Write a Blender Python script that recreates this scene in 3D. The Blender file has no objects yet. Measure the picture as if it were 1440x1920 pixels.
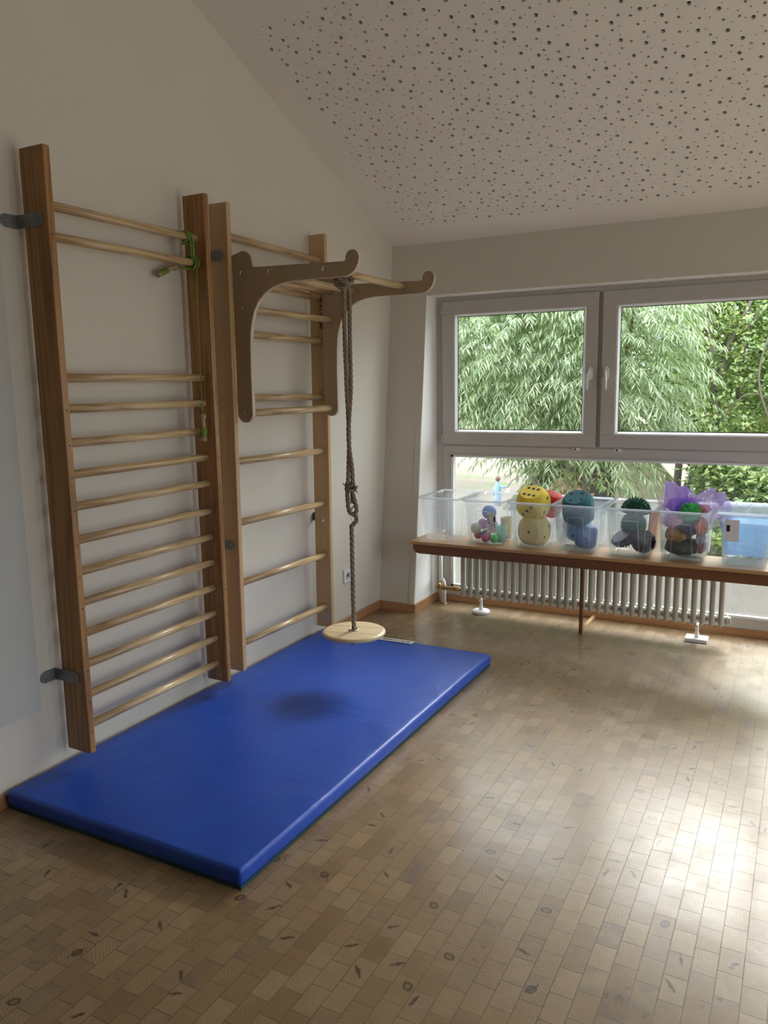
import bpy, bmesh, math, random
from mathutils import Vector, Matrix, noise
from mathutils.geometry import delaunay_2d_cdt
PI = math.pi
random.seed(7)
scene = bpy.context.scene
COL = scene.collection

# ------------------------------------------------------------------ camera
cam_d = bpy.data.cameras.new('camera')
cam_d.sensor_fit = 'VERTICAL'; cam_d.sensor_height = 36.0
cam_d.lens = 36.0 * 1479.237 / 1920.0
cam_d.clip_start = 0.02
cam = bpy.data.objects.new('camera', cam_d); COL.objects.link(cam)
r_ = Vector((0.88304, 0.469037, -0.01564)); u_ = Vector((-0.060787, 0.147359, 0.987213)); f_ = Vector((-0.465344, 0.870798, -0.158635))
cam.matrix_world = Matrix(((r_.x, u_.x, -f_.x, 2.36661), (r_.y, u_.y, -f_.y, -1.50372), (r_.z, u_.z, -f_.z, 1.41986), (0, 0, 0, 1)))
scene.camera = cam
scene.view_settings.view_transform = 'Standard'
scene.view_settings.look = 'None'
scene.view_settings.gamma = 1.0
scene.view_settings.use_curve_mapping = False
scene.view_settings.exposure = -0.12
scene.cycles.transparent_max_bounces = 32
scene.cycles.max_bounces = 12
scene.cycles.diffuse_bounces = 6
scene.cycles.transmission_bounces = 8
scene.cycles.sample_clamp_indirect = 6.0

# ------------------------------------------------------------------ node helpers
def newmat(name):
    m = bpy.data.materials.new(name); m.use_nodes = True
    nt = m.node_tree; nt.nodes.clear()
    out = nt.nodes.new('ShaderNodeOutputMaterial')
    return m, nt, out
def N(nt, t, ins=None, **kw):
    n = nt.nodes.new(t)
    for k, v in kw.items(): setattr(n, k, v)
    if ins:
        for k, v in ins.items():
            if isinstance(v, bpy.types.NodeSocket): nt.links.new(v, n.inputs[k])
            else: n.inputs[k].default_value = v
    return n
def MA(nt, op, a, b=None, c=None):
    n = nt.nodes.new('ShaderNodeMath'); n.operation = op
    for i, v in enumerate((a, b, c)):
        if v is None: continue
        if isinstance(v, bpy.types.NodeSocket): nt.links.new(v, n.inputs[i])
        else: n.inputs[i].default_value = v
    return n.outputs[0]
def ramp(nt, fac, stops, interp='LINEAR'):
    n = nt.nodes.new('ShaderNodeValToRGB'); n.color_ramp.interpolation = interp
    e = n.color_ramp.elements
    while len(e) > 1: e.remove(e[-1])
    e[0].position = stops[0][0]; e[0].color = rgba(stops[0][1])
    for p, c in stops[1:]:
        k = e.new(p); k.color = rgba(c)
    nt.links.new(fac, n.inputs[0]); return n.outputs[0]
def rgba(c):
    if isinstance(c, (int, float)): return (c, c, c, 1)
    return tuple(c) + ((1,) if len(c) == 3 else ())
def mixc(nt, fac, a, b, mode='MIX'):
    n = nt.nodes.new('ShaderNodeMix'); n.data_type = 'RGBA'; n.blend_type = mode
    for k, v in ((0, fac), (6, a), (7, b)):
        if isinstance(v, bpy.types.NodeSocket): nt.links.new(v, n.inputs[k])
        else: n.inputs[k].default_value = v if k == 0 else rgba(v)
    return n.outputs[2]
def bsdf(nt, out, color, rough=0.5, bump=None, bstr=0.3, bdist=0.002, **kw):
    p = nt.nodes.new('ShaderNodeBsdfPrincipled')
    for k, v in (('Base Color', color), ('Roughness', rough)):
        if isinstance(v, bpy.types.NodeSocket): nt.links.new(v, p.inputs[k])
        else: p.inputs[k].default_value = rgba(v) if k == 'Base Color' else v
    for k, v in kw.items():
        k = k.replace('_', ' ')
        if isinstance(v, bpy.types.NodeSocket): nt.links.new(v, p.inputs[k])
        else: p.inputs[k].default_value = v
    if bump is not None:
        b = N(nt, 'ShaderNodeBump', {'Height': bump, 'Strength': bstr, 'Distance': bdist})
        nt.links.new(b.outputs[0], p.inputs['Normal'])
    nt.links.new(p.outputs[0], out.inputs[0]); return p
def objco(nt, scale=(1, 1, 1), loc=(0, 0, 0), geo=False):
    if geo: t = N(nt, 'ShaderNodeNewGeometry').outputs['Position']
    else: t = N(nt, 'ShaderNodeTexCoord').outputs['Object']
    m = N(nt, 'ShaderNodeMapping', {'Vector': t, 'Scale': scale, 'Location': loc})
    return m.outputs[0]
def plain(name, color, rough=0.5, var=0.06, scale=30, bstr=0.0, **kw):
    m, nt, out = newmat(name)
    co = objco(nt, geo=True)
    n = N(nt, 'ShaderNodeTexNoise', {'Vector': co, 'Scale': scale, 'Detail': 4})
    c = mixc(nt, n.outputs[0], tuple(x * (1 - var) for x in color), tuple(min(1, x * (1 + var)) for x in color))
    bsdf(nt, out, c, rough, bump=n.outputs[0] if bstr else None, bstr=bstr, **kw)
    return m

# ------------------------------------------------------------------ world: bright overcast sky
w = bpy.data.worlds.new('world'); scene.world = w; w.use_nodes = True
wn = w.node_tree; wn.nodes.clear()
wo = wn.nodes.new('ShaderNodeOutputWorld'); bg = wn.nodes.new('ShaderNodeBackground')
tc = wn.nodes.new('ShaderNodeTexCoord'); sp = wn.nodes.new('ShaderNodeSeparateXYZ')
wn.links.new(tc.outputs['Generated'], sp.inputs[0])
skc = ramp(wn, sp.outputs[2], [(0.0, (0.30, 0.33, 0.33)), (0.12, (0.62, 0.68, 0.74)), (0.45, (0.86, 0.93, 1.0)), (1.0, (0.93, 0.97, 1.0))])
# veiled sun behind the cloud: a broad soft brightening of the sky
gd = Vector((0.115, 0.83, 0.56)).normalized()
nv = wn.nodes.new('ShaderNodeVectorMath'); nv.operation = 'NORMALIZE'; wn.links.new(tc.outputs['Generated'], nv.inputs[0])
dp = wn.nodes.new('ShaderNodeVectorMath'); dp.operation = 'DOT_PRODUCT'; wn.links.new(nv.outputs[0], dp.inputs[0]); dp.inputs[1].default_value = gd
gl_ = MA(wn, 'MULTIPLY', MA(wn, 'POWER', MA(wn, 'MAXIMUM', dp.outputs['Value'], 0.0), 60.0), 8.0)
gcol = mixc(wn, 1.0, (1.0, 0.96, 0.90), gl_, 'MULTIPLY')
sky_add = mixc(wn, 1.0, skc, gcol, 'ADD')
wn.links.new(sky_add, bg.inputs[0]); bg.inputs[1].default_value = 8.0
wn.links.new(bg.outputs[0], wo.inputs[0])

# portals in the window opening only guide the sampling of the sky
def portal(x0, x1, z0, z1, y):
    l = bpy.data.lights.new('window_portal', 'AREA'); l.shape = 'RECTANGLE'; l.size = x1 - x0; l.size_y = z1 - z0
    l.cycles.is_portal = True
    o = bpy.data.objects.new('window_portal', l); COL.objects.link(o)
    o.location = ((x0 + x1) / 2, y, (z0 + z1) / 2); o.rotation_euler = (-PI / 2, 0, 0)
portal(0.25, 4.9, 0.04, 1.96, 3.30)
DY0, DY1, DZ1 = -0.5, 1.5, 2.3     # door opening added to the unseen right wall as a side light source
pr_ = bpy.data.objects['window_portal'].copy(); pr_.data = bpy.data.lights['window_portal'].copy(); COL.objects.link(pr_)
pr_.data.size = DY1 - DY0; pr_.data.size_y = DZ1 - 0.05; pr_.location = (5.35, (DY0 + DY1) / 2, (DZ1 + 0.05) / 2); pr_.rotation_euler = (-PI / 2, 0, -PI / 2)

# ------------------------------------------------------------------ mesh builder
class MB:
    def __init__(s): s.v = []; s.f = []; s.m = []; s.sm = []
    def add(s, vs, fs, mi=0, smooth=False):
        o = len(s.v); s.v += [tuple(v) for v in vs]
        for f in fs: s.f.append([i + o for i in f]); s.m.append(mi); s.sm.append(smooth)
        return s
    def box(s, a, b, mi=0, M=None):
        x0, y0, z0 = a; x1, y1, z1 = b
        vs = [(x0,y0,z0),(x1,y0,z0),(x1,y1,z0),(x0,y1,z0),(x0,y0,z1),(x1,y0,z1),(x1,y1,z1),(x0,y1,z1)]
        if M: vs = [M @ Vector(v) for v in vs]
        return s.add(vs, [(0,3,2,1),(4,5,6,7),(0,1,5,4),(1,2,6,5),(2,3,7,6),(3,0,4,7)], mi)
    def tube(s, pts, r, n=12, mi=0, cap=True, closed=False, smooth=True, sy=1.0, twist=None):
        pts = [Vector(p) for p in pts]; L = len(pts)
        rr = r if isinstance(r, (list, tuple)) else [r] * L
        T = []
        for i in range(L):
            if closed: t = pts[(i + 1) % L] - pts[i - 1]
            else: t = pts[min(i + 1, L - 1)] - pts[max(i - 1, 0)]
            T.append(t.normalized())
        nrm = T[0].orthogonal().normalized()
        if abs(T[0].z) < 0.9:
            nrm = (Vector((0, 0, 1)) - T[0] * T[0].z).normalized()
        vs = []; fs = []
        for i in range(L):
            nrm = (nrm - T[i] * nrm.dot(T[i])).normalized()
            b = T[i].cross(nrm)
            for k in range(n):
                a = 2 * PI * k / n + (twist * i if twist else 0)
                q = 1.0 + (0.16 * math.cos(3 * (2 * PI * k / n)) if twist else 0)
                vs.append(pts[i] + (nrm * math.cos(a) + b * math.sin(a) * sy) * rr[i] * q)
        for i in range(L if closed else L - 1):
            j = (i + 1) % L
            for k in range(n):
                fs.append((i*n+k, i*n+(k+1)%n, j*n+(k+1)%n, j*n+k))
        if cap and not closed:
            fs.append(tuple(range(n))[::-1]); fs.append(tuple((L-1)*n+k for k in range(n)))
        return s.add(vs, fs, mi, smooth)
    def lathe(s, prof, c=(0,0,0), n=32, mi=0, smooth=True, M=None):
        vs = []; fs = []; L = len(prof)
        for r, z in prof:
            for k in range(n):
                a = 2*PI*k/n; v = Vector((r*math.cos(a), r*math.sin(a), z))
                if M: v = M @ v
                vs.append(v + Vector(c))
        for i in range(L-1):
            for k in range(n): fs.append((i*n+k, i*n+(k+1)%n, (i+1)*n+(k+1)%n, (i+1)*n+k))
        if prof[0][0] > 1e-6: fs.append(tuple(range(n))[::-1])
        if prof[-1][0] > 1e-6: fs.append(tuple((L-1)*n+k for k in range(n)))
        return s.add(vs, fs, mi, smooth)
    def prism(s, poly, axis, a, b, mi=0, M=None):
        n = len(poly); vs = []
        for t in (a, b):
            for p, q in poly:
                v = {'x': (t, p, q), 'y': (p, t, q), 'z': (p, q, t)}[axis]
                vs.append(M @ Vector(v) if M else v)
        fs = [tuple(range(n))[::-1], tuple(range(n, 2*n))] + [(i, (i+1)%n, n+(i+1)%n, n+i) for i in range(n)]
        return s.add(vs, fs, mi)
    def ball(s, c, r, seg=20, ring=12, mi=0, sc=(1,1,1)):
        prof = [(math.sin(PI*i/ring)*r, -math.cos(PI*i/ring)*r) for i in range(ring+1)]
        prof[0] = (1e-5, -r); prof[-1] = (1e-5, r)
        M = Matrix.Diagonal((*sc, 1))
        return s.lathe(prof, c, seg, mi, True, M)

def build(name, mb, mats, parent=None, bevel=0, seg=2, recalc=True, split=False, autosmooth=True):
    me = bpy.data.meshes.new(name)
    off = Vector((0, 0, 0))
    o = bpy.data.objects.new(name, me); COL.objects.link(o)
    if parent is not None:
        p = parent; off = Vector(p['_o']) if '_o' in p else Vector((0,0,0)); o.parent = p
    me.from_pydata([Vector(v) - off for v in mb.v], [], mb.f)
    me.polygons.foreach_set('material_index', mb.m); me.polygons.foreach_set('use_smooth', mb.sm)
    if not isinstance(mats, (list, tuple)): mats = [mats]
    for m in mats: me.materials.append(m)
    if recalc:
        bm = bmesh.new(); bm.from_mesh(me); bmesh.ops.recalc_face_normals(bm, faces=bm.faces); bm.to_mesh(me); bm.free()
    me.update()
    if bevel:
        b = o.modifiers.new('bevel', 'BEVEL'); b.width = bevel; b.segments = seg; b.limit_method = 'ANGLE'; b.angle_limit = 0.6
        b.harden_normals = False
    o['_o'] = tuple(off)
    return o
def tag(o, label=None, cat=None, group=None, kind=None):
    if label: o['label'] = label
    if cat: o['category'] = cat
    if group: o['group'] = group
    if kind: o['kind'] = kind
    return o
def thing(name, loc, label, cat, group=None, rot=None):
    o = bpy.data.objects.new(name, None); COL.objects.link(o); o.location = loc; o['_o'] = tuple(loc)
    o.empty_display_size = 0.1
    if rot: o.rotation_euler = rot
    return tag(o, label, cat, group)
def single(name, mb, mats, loc, label, cat, group=None, **kw):
    """a thing that is one mesh with its origin at loc"""
    mb.v = [tuple(Vector(v) - Vector(loc)) for v in mb.v]
    o = build(name, mb, mats, None, **kw); o.location = loc; o['_o'] = tuple(loc)
    return tag(o, label, cat, group)
def struct(name, mb, mats, **kw):
    o = build(name, mb, mats, None, **kw); o['kind'] = 'structure'; return o

# ------------------------------------------------------------------ materials
def wood(name, base, dark, axis='z', scale=1.0, rough=0.42, contrast=1.0, staves=0.0, fine=1.0):
    m, nt, out = newmat(name)
    st = {'x': (0.05, 1, 1), 'y': (1, 0.05, 1), 'z': (1, 1, 0.05)}[axis]
    oi = N(nt, 'ShaderNodeObjectInfo')
    tcn = N(nt, 'ShaderNodeTexCoord')
    shift = N(nt, 'ShaderNodeVectorMath', {0: tcn.outputs['Object'], 1: (0, 0, 0)}, operation='ADD')
    comb = N(nt, 'ShaderNodeCombineXYZ', {0: MA(nt, 'MULTIPLY', oi.outputs['Random'], 3.7), 1: MA(nt, 'MULTIPLY', oi.outputs['Random'], 5.1), 2: MA(nt, 'MULTIPLY', oi.outputs['Random'], 9.3)})
    nt.links.new(comb.outputs[0], shift.inputs[1])
    mp = N(nt, 'ShaderNodeMapping', {'Vector': shift.outputs[0], 'Scale': tuple(a * scale for a in st)})
    n1 = N(nt, 'ShaderNodeTexNoise', {'Vector': mp.outputs[0], 'Scale': 9.0, 'Detail': 2.0, 'Roughness': 0.4})
    rings = MA(nt, 'PINGPONG', MA(nt, 'MULTIPLY', n1.outputs[0], 16.0 * fine), 1.0)
    rings = MA(nt, 'POWER', rings, 1.8)
    n2 = N(nt, 'ShaderNodeTexNoise', {'Vector': mp.outputs[0], 'Scale': 220.0, 'Detail': 3.0})
    f = MA(nt, 'ADD', MA(nt, 'MULTIPLY', rings, 0.55 * contrast), MA(nt, 'MULTIPLY', MA(nt, 'SUBTRACT', n2.outputs[0], 0.45), 0.5))
    c = mixc(nt, MA(nt, 'MINIMUM', MA(nt, 'MAXIMUM', f, 0), 1), base, dark)
    n3 = N(nt, 'ShaderNodeTexNoise', {'Vector': mp.outputs[0], 'Scale': 3.0})
    c = mixc(nt, MA(nt, 'MULTIPLY', n3.outputs[0], 0.35), c, tuple(0.55 * a + 0.45 * b for a, b in zip(base, dark)))
    if staves:
        sx = N(nt, 'ShaderNodeSeparateXYZ', {0: tcn.outputs['Object']})
        cell = MA(nt, 'FLOOR', MA(nt, 'DIVIDE', sx.outputs[0], staves))
        zc = MA(nt, 'FLOOR', MA(nt, 'ADD', MA(nt, 'MULTIPLY', sx.outputs[2], 1.1), MA(nt, 'MULTIPLY', cell, 0.37)))
        wn_ = N(nt, 'ShaderNodeTexWhiteNoise', {0: N(nt, 'ShaderNodeCombineXYZ', {0: cell, 1: zc}).outputs[0]}, noise_dimensions='3D')
        c = mixc(nt, MA(nt, 'MULTIPLY', wn_.outputs[0], 0.45), c, tuple(0.5 * a + 0.5 * b for a, b in zip(base, dark)), 'MIX')
    bsdf(nt, out, c, rough, bump=n2.outputs[0], bstr=0.06, bdist=0.001)
    return m
M_oldpost = wood('aged_pine_wood', (0.42, 0.215, 0.070), (0.17, 0.068, 0.018), 'z', 1.3, 0.38, 1.5)
M_newpost = wood('beech_glued_wood', (0.56, 0.38, 0.19), (0.40, 0.235, 0.10), 'z', 1.2, 0.42, 0.5, staves=0.034)
M_rung = wood('ash_rung_wood', (0.66, 0.49, 0.28), (0.34, 0.19, 0.08), 'y', 2.2, 0.28, 1.5)
M_ply = wood('birch_plywood', (0.40, 0.29, 0.175), (0.30, 0.205, 0.115), 'z', 2.2, 0.5, 0.35)
M_plyedge = plain('plywood_edge', (0.62, 0.52, 0.42), 0.55, 0.12, 200)
M_bench = wood('bench_wood', (0.50, 0.30, 0.14), (0.34, 0.18, 0.07), 'x', 1.0, 0.35, 0.6)
M_apron = wood('bench_apron_wood', (0.20, 0.085, 0.038), (0.10, 0.038, 0.018), 'x', 1.0, 0.4, 0.6)
M_skirt = wood('skirting_wood', (0.42, 0.21, 0.095), (0.26, 0.12, 0.05), 'x', 1.0, 0.35, 0.6)
M_skirty = wood('skirting_wood_along', (0.42, 0.21, 0.095), (0.26, 0.12, 0.05), 'y', 1.0, 0.35, 0.6)
M_seat = wood('swing_seat_wood', (0.66, 0.53, 0.33), (0.48, 0.34, 0.18), 'x', 1.4, 0.4, 0.5)
M_steel = plain('galvanised_steel', (0.24, 0.245, 0.24), 0.42, 0.25, 60, Metallic=0.55)
M_chrome = plain('bright_steel', (0.72, 0.72, 0.74), 0.18, 0.03, 20, Metallic=1.0)
M_brass = plain('tarnished_brass', (0.45, 0.30, 0.14), 0.35, 0.2, 60, Metallic=0.9)
M_screw = plain('dark_screw_hole', (0.05, 0.035, 0.025), 0.6, 0.1)
M_black = plain('black_print', (0.012, 0.012, 0.014), 0.5, 0.05)
M_red = plain('red_print', (0.55, 0.02, 0.03), 0.45, 0.05)
M_whitelabel = plain('white_sticker', (0.78, 0.79, 0.80), 0.45, 0.03)
M_greylabel = plain('grey_sticker', (0.42, 0.42, 0.44), 0.45, 0.05)

def wallmat(name, col, rough=0.75):
    m, nt, out = newmat(name)
    co = objco(nt, geo=True)
    n1 = N(nt, 'ShaderNodeTexNoise', {'Vector': co, 'Scale': 1.3, 'Detail': 5})
    n2 = N(nt, 'ShaderNodeTexNoise', {'Vector': co, 'Scale': 160.0, 'Detail': 4})
    c = mixc(nt, n1.outputs[0], tuple(x * 0.96 for x in col), col)
    n3 = N(nt, 'ShaderNodeTexNoise', {'Vector': co, 'Scale': 7.0, 'Detail': 6, 'Roughness': 0.7})
    sm = ramp(nt, n3.outputs[0], [(0.60, 0.0), (0.78, 1.0)])
    c = mixc(nt, MA(nt, 'MULTIPLY', sm, 0.12), c, tuple(x * 0.75 for x in col))
    bsdf(nt, out, c, rough, bump=n2.outputs[0], bstr=0.18, bdist=0.0015)
    return m
M_wall = wallmat('painted_wall', (0.67, 0.625, 0.545))
M_darkwall = wallmat('darkened_unseen_wall', (0.15, 0.12, 0.08))  # for the unseen back wall, made dark to hold down bounced light
M_ceil = wallmat('white_ceiling_board', (0.86, 0.81, 0.745))
M_cavity = plain('dark_fleece_behind_holes', (0.012, 0.011, 0.010), 0.9, 0.1)
M_extwall = plain('exterior_render', (0.80, 0.80, 0.78), 0.8, 0.05, 20)
M_pvc = plain('white_window_pvc', (0.53, 0.50, 0.465), 0.3, 0.02, 5)
M_bead = plain('pale_glazing_bead', (0.78, 0.78, 0.78), 0.3, 0.02, 5)
M_gasket = plain('black_rubber_gasket', (0.02, 0.02, 0.022), 0.6, 0.1)

def floormat():
    m, nt, out = newmat('end_grain_wood_block_floor')
    geo = N(nt, 'ShaderNodeNewGeometry').outputs['Position']
    s = N(nt, 'ShaderNodeSeparateXYZ', {0: geo})
    X, Y = s.outputs[0], s.outputs[1]
    # slightly wavy laying
    W, L = 0.0573, 0.0905
    u = MA(nt, 'DIVIDE', MA(nt, 'SUBTRACT', X, 2.142 - 60 * W), W)
    row = MA(nt, 'FLOOR', u)
    wr = N(nt, 'ShaderNodeTexWhiteNoise', {'W': row}, noise_dimensions='1D').outputs[0]
    half = MA(nt, 'MULTIPLY', MA(nt, 'MODULO', row, 2.0), 0.5)
    v = MA(nt, 'ADD', MA(nt, 'DIVIDE', MA(nt, 'ADD', Y, 10.0), L), MA(nt, 'ADD', half, MA(nt, 'MULTIPLY', wr, 0.25)))
    col_ = MA(nt, 'FLOOR', v)
    cellv = N(nt, 'ShaderNodeCombineXYZ', {0: row, 1: col_, 2: 0.0}).outputs[0]
    rn = N(nt, 'ShaderNodeTexWhiteNoise', {0: cellv}, noise_dimensions='3D')
    R1 = rn.outputs[0]; RC = N(nt, 'ShaderNodeSeparateColor', {0: rn.outputs[1]})
    fu = MA(nt, 'SUBTRACT', MA(nt, 'SUBTRACT', u, row), 0.5); fv = MA(nt, 'SUBTRACT', MA(nt, 'SUBTRACT', v, col_), 0.5)
    # metres inside block
    lx = MA(nt, 'MULTIPLY', fu, W); ly = MA(nt, 'MULTIPLY', fv, L)
    # joint distance
    dx = MA(nt, 'SUBTRACT', W / 2, MA(nt, 'ABSOLUTE', lx)); dy = MA(nt, 'SUBTRACT', L / 2, MA(nt, 'ABSOLUTE', ly))
    d = MA(nt, 'MINIMUM', dx, dy)
    jn = N(nt, 'ShaderNodeTexNoise', {'Vector': geo, 'Scale': 14.0, 'Detail': 3})
    jw = MA(nt, 'MULTIPLY', MA(nt, 'ADD', MA(nt, 'MULTIPLY', R1, 0.5), jn.outputs[0]), 0.0019)
    joint = MA(nt, 'SUBTRACT', 1.0, MA(nt, 'MINIMUM', MA(nt, 'DIVIDE', d, jw), 1.0))
    # growth rings round a pith somewhere near the block
    cx = MA(nt, 'MULTIPLY', MA(nt, 'SUBTRACT', RC.outputs[0], 0.5), 0.16); cy = MA(nt, 'MULTIPLY', MA(nt, 'SUBTRACT', RC.outputs[1], 0.5), 0.20)
    sgn = MA(nt, 'SUBTRACT', MA(nt, 'MULTIPLY', MA(nt, 'GREATER_THAN', RC.outputs[0], 0.5), 2.0), 1.0)
    cx = MA(nt, 'ADD', cx, MA(nt, 'MULTIPLY', sgn, 0.032))
    wob = N(nt, 'ShaderNodeTexNoise', {'Vector': geo, 'Scale': 22.0, 'Detail': 2})
    ax = MA(nt, 'SUBTRACT', lx, cx); ay = MA(nt, 'SUBTRACT', ly, cy)
    rad = MA(nt, 'SQRT', MA(nt, 'ADD', MA(nt, 'MULTIPLY', ax, ax), MA(nt, 'MULTIPLY', ay, ay)))
    rad = MA(nt, 'ADD', rad, MA(nt, 'MULTIPLY', wob.outputs[0], 0.010))
    rg = MA(nt, 'PINGPONG', MA(nt, 'MULTIPLY', rad, 230.0), 1.0)
    rg = MA(nt, 'POWER', rg, 2.0)
    rstr = MA(nt, 'MULTIPLY', MA(nt, 'POWER', RC.outputs[2], 1.7), 0.55)
    base = ramp(nt, R1, [(0.0, (0.225, 0.142, 0.070)), (0.25, (0.265, 0.172, 0.086)), (0.55, (0.29, 0.193, 0.098)), (0.8, (0.325, 0.222, 0.118)), (1.0, (0.255, 0.172, 0.093))])
    c = mixc(nt, MA(nt, 'MULTIPLY', rg, rstr), base, (0.16, 0.088, 0.042))
    grime = N(nt, 'ShaderNodeTexNoise', {'Vector': geo, 'Scale': 26.0, 'Detail': 5, 'Roughness': 0.65})
    c = mixc(nt, ramp(nt, grime.outputs[0], [(0.40, 0.0), (0.80, 0.45)]), c, (0.15, 0.10, 0.06))
    # grey stained patches on some blocks
    rn2 = N(nt, 'ShaderNodeTexWhiteNoise', {0: N(nt, 'ShaderNodeVectorMath', {0: cellv, 1: (17.3, 5.1, 3.0)}, operation='ADD').outputs[0]}, noise_dimensions='3D')
    RD = N(nt, 'ShaderNodeSeparateColor', {0: rn2.outputs[1]})
    grn = N(nt, 'ShaderNodeTexNoise', {'Vector': geo, 'Scale': 20.0, 'Detail': 2})
    gm = MA(nt, 'MULTIPLY', MA(nt, 'GREATER_THAN', RD.outputs[0], 0.93), ramp(nt, grn.outputs[0], [(0.40, 0.0), (0.62, 0.45)]))
    c = mixc(nt, gm, c, (0.12, 0.10, 0.095))
    # knots and dark bark slits
    kx = MA(nt, 'SUBTRACT', lx, MA(nt, 'MULTIPLY', MA(nt, 'SUBTRACT', RD.outputs[1], 0.5), 0.03))
    ky = MA(nt, 'SUBTRACT', ly, MA(nt, 'MULTIPLY', MA(nt, 'SUBTRACT', RD.outputs[2], 0.5), 0.05))
    ang = MA(nt, 'MULTIPLY', rn2.outputs[0], 6.283)
    ca = MA(nt, 'COSINE', ang); sa = MA(nt, 'SINE', ang)
    k1 = MA(nt, 'ADD', MA(nt, 'MULTIPLY', kx, ca), MA(nt, 'MULTIPLY', ky, sa))
    k2 = MA(nt, 'SUBTRACT', MA(nt, 'MULTIPLY', ky, ca), MA(nt, 'MULTIPLY', kx, sa))
    kn = N(nt, 'ShaderNodeTexNoise', {'Vector': geo, 'Scale': 90.0, 'Detail': 2})
    ell = MA(nt, 'SQRT', MA(nt, 'ADD', MA(nt, 'POWER', MA(nt, 'DIVIDE', k1, 0.024), 2.0), MA(nt, 'POWER', MA(nt, 'DIVIDE', k2, 0.0062), 2.0)))
    ell = MA(nt, 'ADD', ell, MA(nt, 'MULTIPLY', MA(nt, 'SUBTRACT', kn.outputs[0], 0.5), 2.2))
    slit = MA(nt, 'MULTIPLY', ramp(nt, ell, [(0.55, 1.0), (1.0, 0.0)]), MA(nt, 'GREATER_THAN', RC.outputs[0], 0.875))
    rk = MA(nt, 'SQRT', MA(nt, 'ADD', MA(nt, 'POWER', MA(nt, 'DIVIDE', k1, 0.0165), 2.0), MA(nt, 'POWER', MA(nt, 'DIVIDE', k2, 0.0125), 2.0)))
    rk = MA(nt, 'ADD', rk, MA(nt, 'MULTIPLY', MA(nt, 'SUBTRACT', kn.outputs[0], 0.5), 0.5))
    knot = MA(nt, 'MULTIPLY', ramp(nt, rk, [(0.25, 0.35), (0.5, 0.5), (0.75, 1.0), (0.95, 0.9), (1.15, 0.0)]), MA(nt, 'GREATER_THAN', RC.outputs[1], 0.965))
    c = mixc(nt, MA(nt, 'MULTIPLY', MA(nt, 'MAXIMUM', slit, knot), 0.88), c, (0.045, 0.022, 0.014))
    c = mixc(nt, MA(nt, 'MULTIPLY', joint, 0.9), c, (0.04, 0.024, 0.014))
    # lacquer with wear
    wear = N(nt, 'ShaderNodeTexNoise', {'Vector': geo, 'Scale': 9.0, 'Detail': 8, 'Roughness': 0.7})
    tilt = MA(nt, 'MULTIPLY', MA(nt, 'SUBTRACT', R1, 0.5), 0.05)
    ro = MA(nt, 'ADD', MA(nt, 'ADD', MA(nt, 'MULTIPLY', wear.outputs[0], 0.42), 0.13), MA(nt, 'ADD', tilt, MA(nt, 'MULTIPLY', joint, 0.3)))
    hh = MA(nt, 'ADD', MA(nt, 'MULTIPLY', joint, -0.35), MA(nt, 'ADD', MA(nt, 'MULTIPLY', rg, MA(nt, 'MULTIPLY', rstr, -0.25)), MA(nt, 'MULTIPLY', wear.outputs[0], 2.0)))
    # blocks lie at very slightly different slopes
    slope = MA(nt, 'ADD', MA(nt, 'MULTIPLY', MA(nt, 'SUBTRACT', RD.outputs[0], 0.5), MA(nt, 'MULTIPLY', fu, 0.45)), MA(nt, 'MULTIPLY', MA(nt, 'SUBTRACT', RD.outputs[2], 0.5), MA(nt, 'MULTIPLY', fv, 0.45)))
    hh = MA(nt, 'ADD', hh, slope)
    bsdf(nt, out, c, ro, bump=hh, bstr=0.35, bdist=0.0012, Coat_Weight=0.18, Coat_Roughness=0.16)
    return m
M_floor = floormat()

def glassmat():
    m, nt, out = newmat('window_glass')
    tr = N(nt, 'ShaderNodeBsdfTransparent', {'Color': (0.965, 0.98, 0.97, 1)})
    gl = N(nt, 'ShaderNodeBsdfGlossy', {'Roughness': 0.0})
    fr = MA(nt, 'ADD', MA(nt, 'MULTIPLY', MA(nt, 'POWER', N(nt, 'ShaderNodeLayerWeight', {'Blend': 0.5}).outputs['Facing'], 4.0), 0.6), 0.025)
    mx = N(nt, 'ShaderNodeMixShader', {0: fr, 1: tr.outputs[0], 2: gl.outputs[0]})
    nt.links.new(mx.outputs[0], out.inputs[0]); return m
M_glass = glassmat()
def binmat(name='translucent_box_plastic', tint=(0.90, 0.94, 1.0), haze=0.095, hazecol=(0.86, 0.91, 1.0)):
    m, nt, out = newmat(name)
    co = objco(nt, geo=True)
    n = N(nt, 'ShaderNodeTexNoise', {'Vector': co, 'Scale': 12.0, 'Detail': 5})
    h = MA(nt, 'MULTIPLY', MA(nt, 'ADD', n.outputs[0], 0.5), haze)
    tr = N(nt, 'ShaderNodeBsdfTransparent', {'Color': (*[0.92 + 0.08 * t for t in tint], 1)})
    df = N(nt, 'ShaderNodeBsdfDiffuse', {'Color': (*hazecol, 1)})
    tl = N(nt, 'ShaderNodeBsdfTranslucent', {'Color': (*hazecol, 1)})
    dm = N(nt, 'ShaderNodeMixShader', {0: 0.72, 1: df.outputs[0], 2: tl.outputs[0]})
    m1 = N(nt, 'ShaderNodeMixShader', {0: h, 1: tr.outputs[0], 2: dm.outputs[0]})
    gl = N(nt, 'ShaderNodeBsdfGlossy', {'Roughness': 0.12})
    fr = MA(nt, 'ADD', MA(nt, 'MULTIPLY', MA(nt, 'POWER', N(nt, 'ShaderNodeLayerWeight', {'Blend': 0.5}).outputs['Facing'], 4.0), 0.35), 0.02)
    m2 = N(nt, 'ShaderNodeMixShader', {0: fr, 1: m1.outputs[0], 2: gl.outputs[0]})
    nt.links.new(m2.outputs[0], out.inputs[0]); return m
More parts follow.
